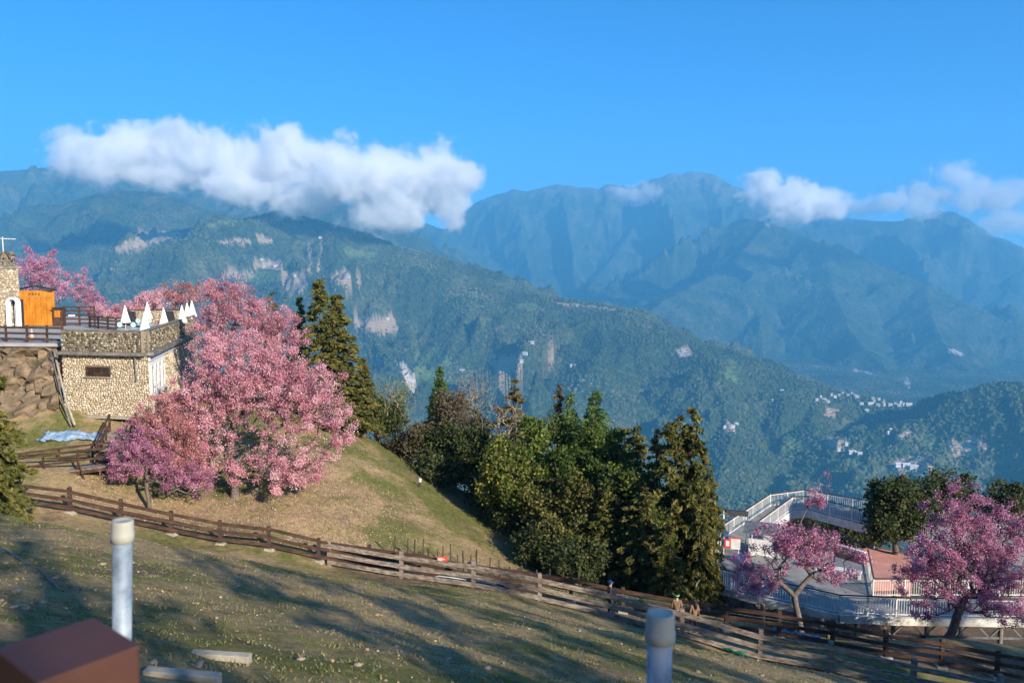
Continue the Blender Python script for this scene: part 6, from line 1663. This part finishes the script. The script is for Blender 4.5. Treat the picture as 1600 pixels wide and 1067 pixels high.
# small pale stub post on the mound
b = ground_hit(655, 766) if False else on_ground(655, 56.0)
st = empty('stub_post', b, 'small pale stub post standing alone on the mound', 'post')
MB().tube([b - Vector((0, 0, 0.1)), b + Vector((0.05, 0, 0.42))], 0.09, 8).build('shaft', M['dark_post'], st); MB().tube([b + Vector((0.05, 0, 0.42)), b + Vector((0.08, 0, 0.66))], 0.11, 8).build('top', M['white_paint'], st)

# ------------------------------------------------------------------ village and farm buildings on the far slope
M['far_wall'] = rough_mat('far_wall', (0.62, 0.60, 0.56, 1), (0.74, 0.72, 0.69, 1), 0.2, 0.9, 0)
M['far_roof'] = rough_mat('far_roof', (0.40, 0.40, 0.41, 1), (0.60, 0.60, 0.60, 1), 0.1, 0.8, 0)
M['far_roof_red'] = rough_mat('far_roof_red', (0.36, 0.16, 0.11, 1), (0.46, 0.22, 0.16, 1), 0.1, 0.8, 0)
M['far_roof_blue'] = rough_mat('far_roof_blue', (0.08, 0.13, 0.24, 1), (0.12, 0.18, 0.30, 1), 0.1, 0.8, 0)
def house_meshes(w, l, h, roof):
    a = MB(); a.box((0, 0, h / 2 - 3), (w, l, h + 6)); wm = a.build('wall', M['far_wall']); me1 = wm.data; bpy.data.objects.remove(wm)
    r_ = MB(); e = 0.8; rh = w * 0.25
    r_.add([(-w / 2 - e, -l / 2 - e, h), (w / 2 + e, -l / 2 - e, h), (w / 2 + e, l / 2 + e, h), (-w / 2 - e, l / 2 + e, h), (-w / 2 - e, 0, h + rh), (w / 2 + e, 0, h + rh)], [(0, 1, 5, 4), (2, 3, 4, 5), (0, 4, 3), (1, 2, 5), (3, 2, 1, 0)])
    ro = r_.build('roof', M[roof]); me2 = ro.data; bpy.data.objects.remove(ro)
    wi = MB()
    for i in range(3): wi.box((-w / 3 + i * w / 3, -l / 2 - 0.05, h * 0.55), (w * 0.15, 0.3, h * 0.32))
    wn_ = wi.build('window', M['dark']); me3 = wn_.data; bpy.data.objects.remove(wn_)
    return me1, me2, me3
HM = [house_meshes(11, 9, 7, 'far_roof'), house_meshes(15, 9, 6, 'far_roof'), house_meshes(9, 9, 10, 'far_roof_red'), house_meshes(12, 10, 7, 'far_roof_blue'), house_meshes(24, 8, 4, 'far_roof')]
def far_house(px, py, kind, name, label, group):
    p = far_hit(px, py, 1900, 6000)
    if p is None: return
    o = empty(name, p, label, 'building' if name != 'greenhouse' else 'greenhouse', group, random.uniform(-0.5, 0.5))
    for nm, me in zip(('wall', 'roof', 'window'), HM[kind]): link_mesh(nm, me, None, o)
vil = [(1276, 624, 0), (1282, 620, 2), (1288, 624, 1), (1293, 627, 0), (1299, 617, 2), (1304, 620, 1), (1311, 617, 0), (1317, 613, 3), (1331, 615, 0), (1339, 620, 1), (1336, 619, 0), (1364, 622, 0), (1366, 626, 2), (1373, 624, 0), (1381, 627, 2), (1360, 630, 4), (1346, 630, 1), (1381, 632, 0), (1391, 632, 1), (1399, 629, 3), (1407, 628, 3), (1405, 633, 1), (1412, 631, 0), (1420, 632, 4), (1372, 632, 1), (1294, 626, 3), (1325, 616, 3), (1354, 641, 1)]
for i, (px, py, k) in enumerate(vil):
    far_house(px, py + 2, k, 'village_house', 'small %s roofed house of the spur village, %s from the left' % (('grey', 'grey', 'red', 'blue', 'grey')[k], rank_in(vil, i, lambda q: 0)[1]), 'houses of the village on the spur')
farm = [(1332, 708, 4), (1343, 710, 1), (1390, 679, 4), (1391, 674, 0), (1322, 696, 0), (1310, 706, 0), (1068, 550, 1), (408, 412, 4), (420, 414, 4), (431, 417, 4), (412, 418, 4), (820, 573, 4), (815, 570, 1), (768, 571, 0), (722, 580, 4), (606, 500, 1), (460, 433, 0), (1405, 728, 4), (1416, 730, 4), (1428, 733, 4), (1145, 668, 1), (1150, 664, 1), (1132, 670, 0), (1222, 612, 1), (1208, 627, 1), (1525, 568, 1), (545, 437, 0), (500, 372, 1), (895, 573, 4), (830, 600, 4)]
def farm_zone(q):
    return ('greenhouse' if q[2] == 4 else 'farm building', 'on the far slope above the pink cherries' if q[0] < 700 else 'on the far slope above the middle wood' if q[0] < 1000 else 'on the far slope below the village' if q[0] > 1260 else 'on the far slope left of the village')
for i, (px, py, k) in enumerate(farm):
    z_, n_ = rank_in(farm, i, farm_zone)
    far_house(px, py, k, 'greenhouse' if k == 4 else 'farm_house', 'pale ' + z_[0] + ' ' + z_[1] + ', ' + n_ + ' from the left', 'greenhouses on the far terraces' if k == 4 else 'farm buildings on the far hillside')

# dead leaves and petals strewn over the turf
x, y = scatter(24000, -26, 16, 9, 40, lambda x, y: np.clip(0.45 + 1.1 * fbm(x * 0.7 + 20, y * 0.7, 3), 0.04, 1))
pts = np.stack([x, y, ground_z(x, y) + 0.012], 1)
M['litter'] = leaf_mat('leaf_litter', [(0.0, (0.10, 0.06, 0.035)), (0.5, (0.27, 0.17, 0.09)), (0.85, (0.36, 0.25, 0.15)), (1.0, (0.50, 0.40, 0.28))], 0.1)
axl = RNG.normal(size=(len(x), 3)); axl[:, 2] = -0.355 * axl[:, 1] - 0.2 * axl[:, 0] + 0.15 * RNG.normal(size=len(x))
o = link_mesh('leaf_litter', leaf_mesh('leaf_litter', pts, 0.042, M['litter'], 1.2, None, axl)); tag(o, 'dry leaves strewn over the near slope', None, kind='stuff')
x, y = scatter(9000, -24, -6, 40.5, 52); pts = np.stack([x, y, ground_z(x, y) + 0.02], 1)
o = link_mesh('fallen_petals', leaf_mesh('fallen_petals', pts, 0.06, M['pink'])); tag(o, 'pink petals fallen below the cherry trees', None, kind='stuff')
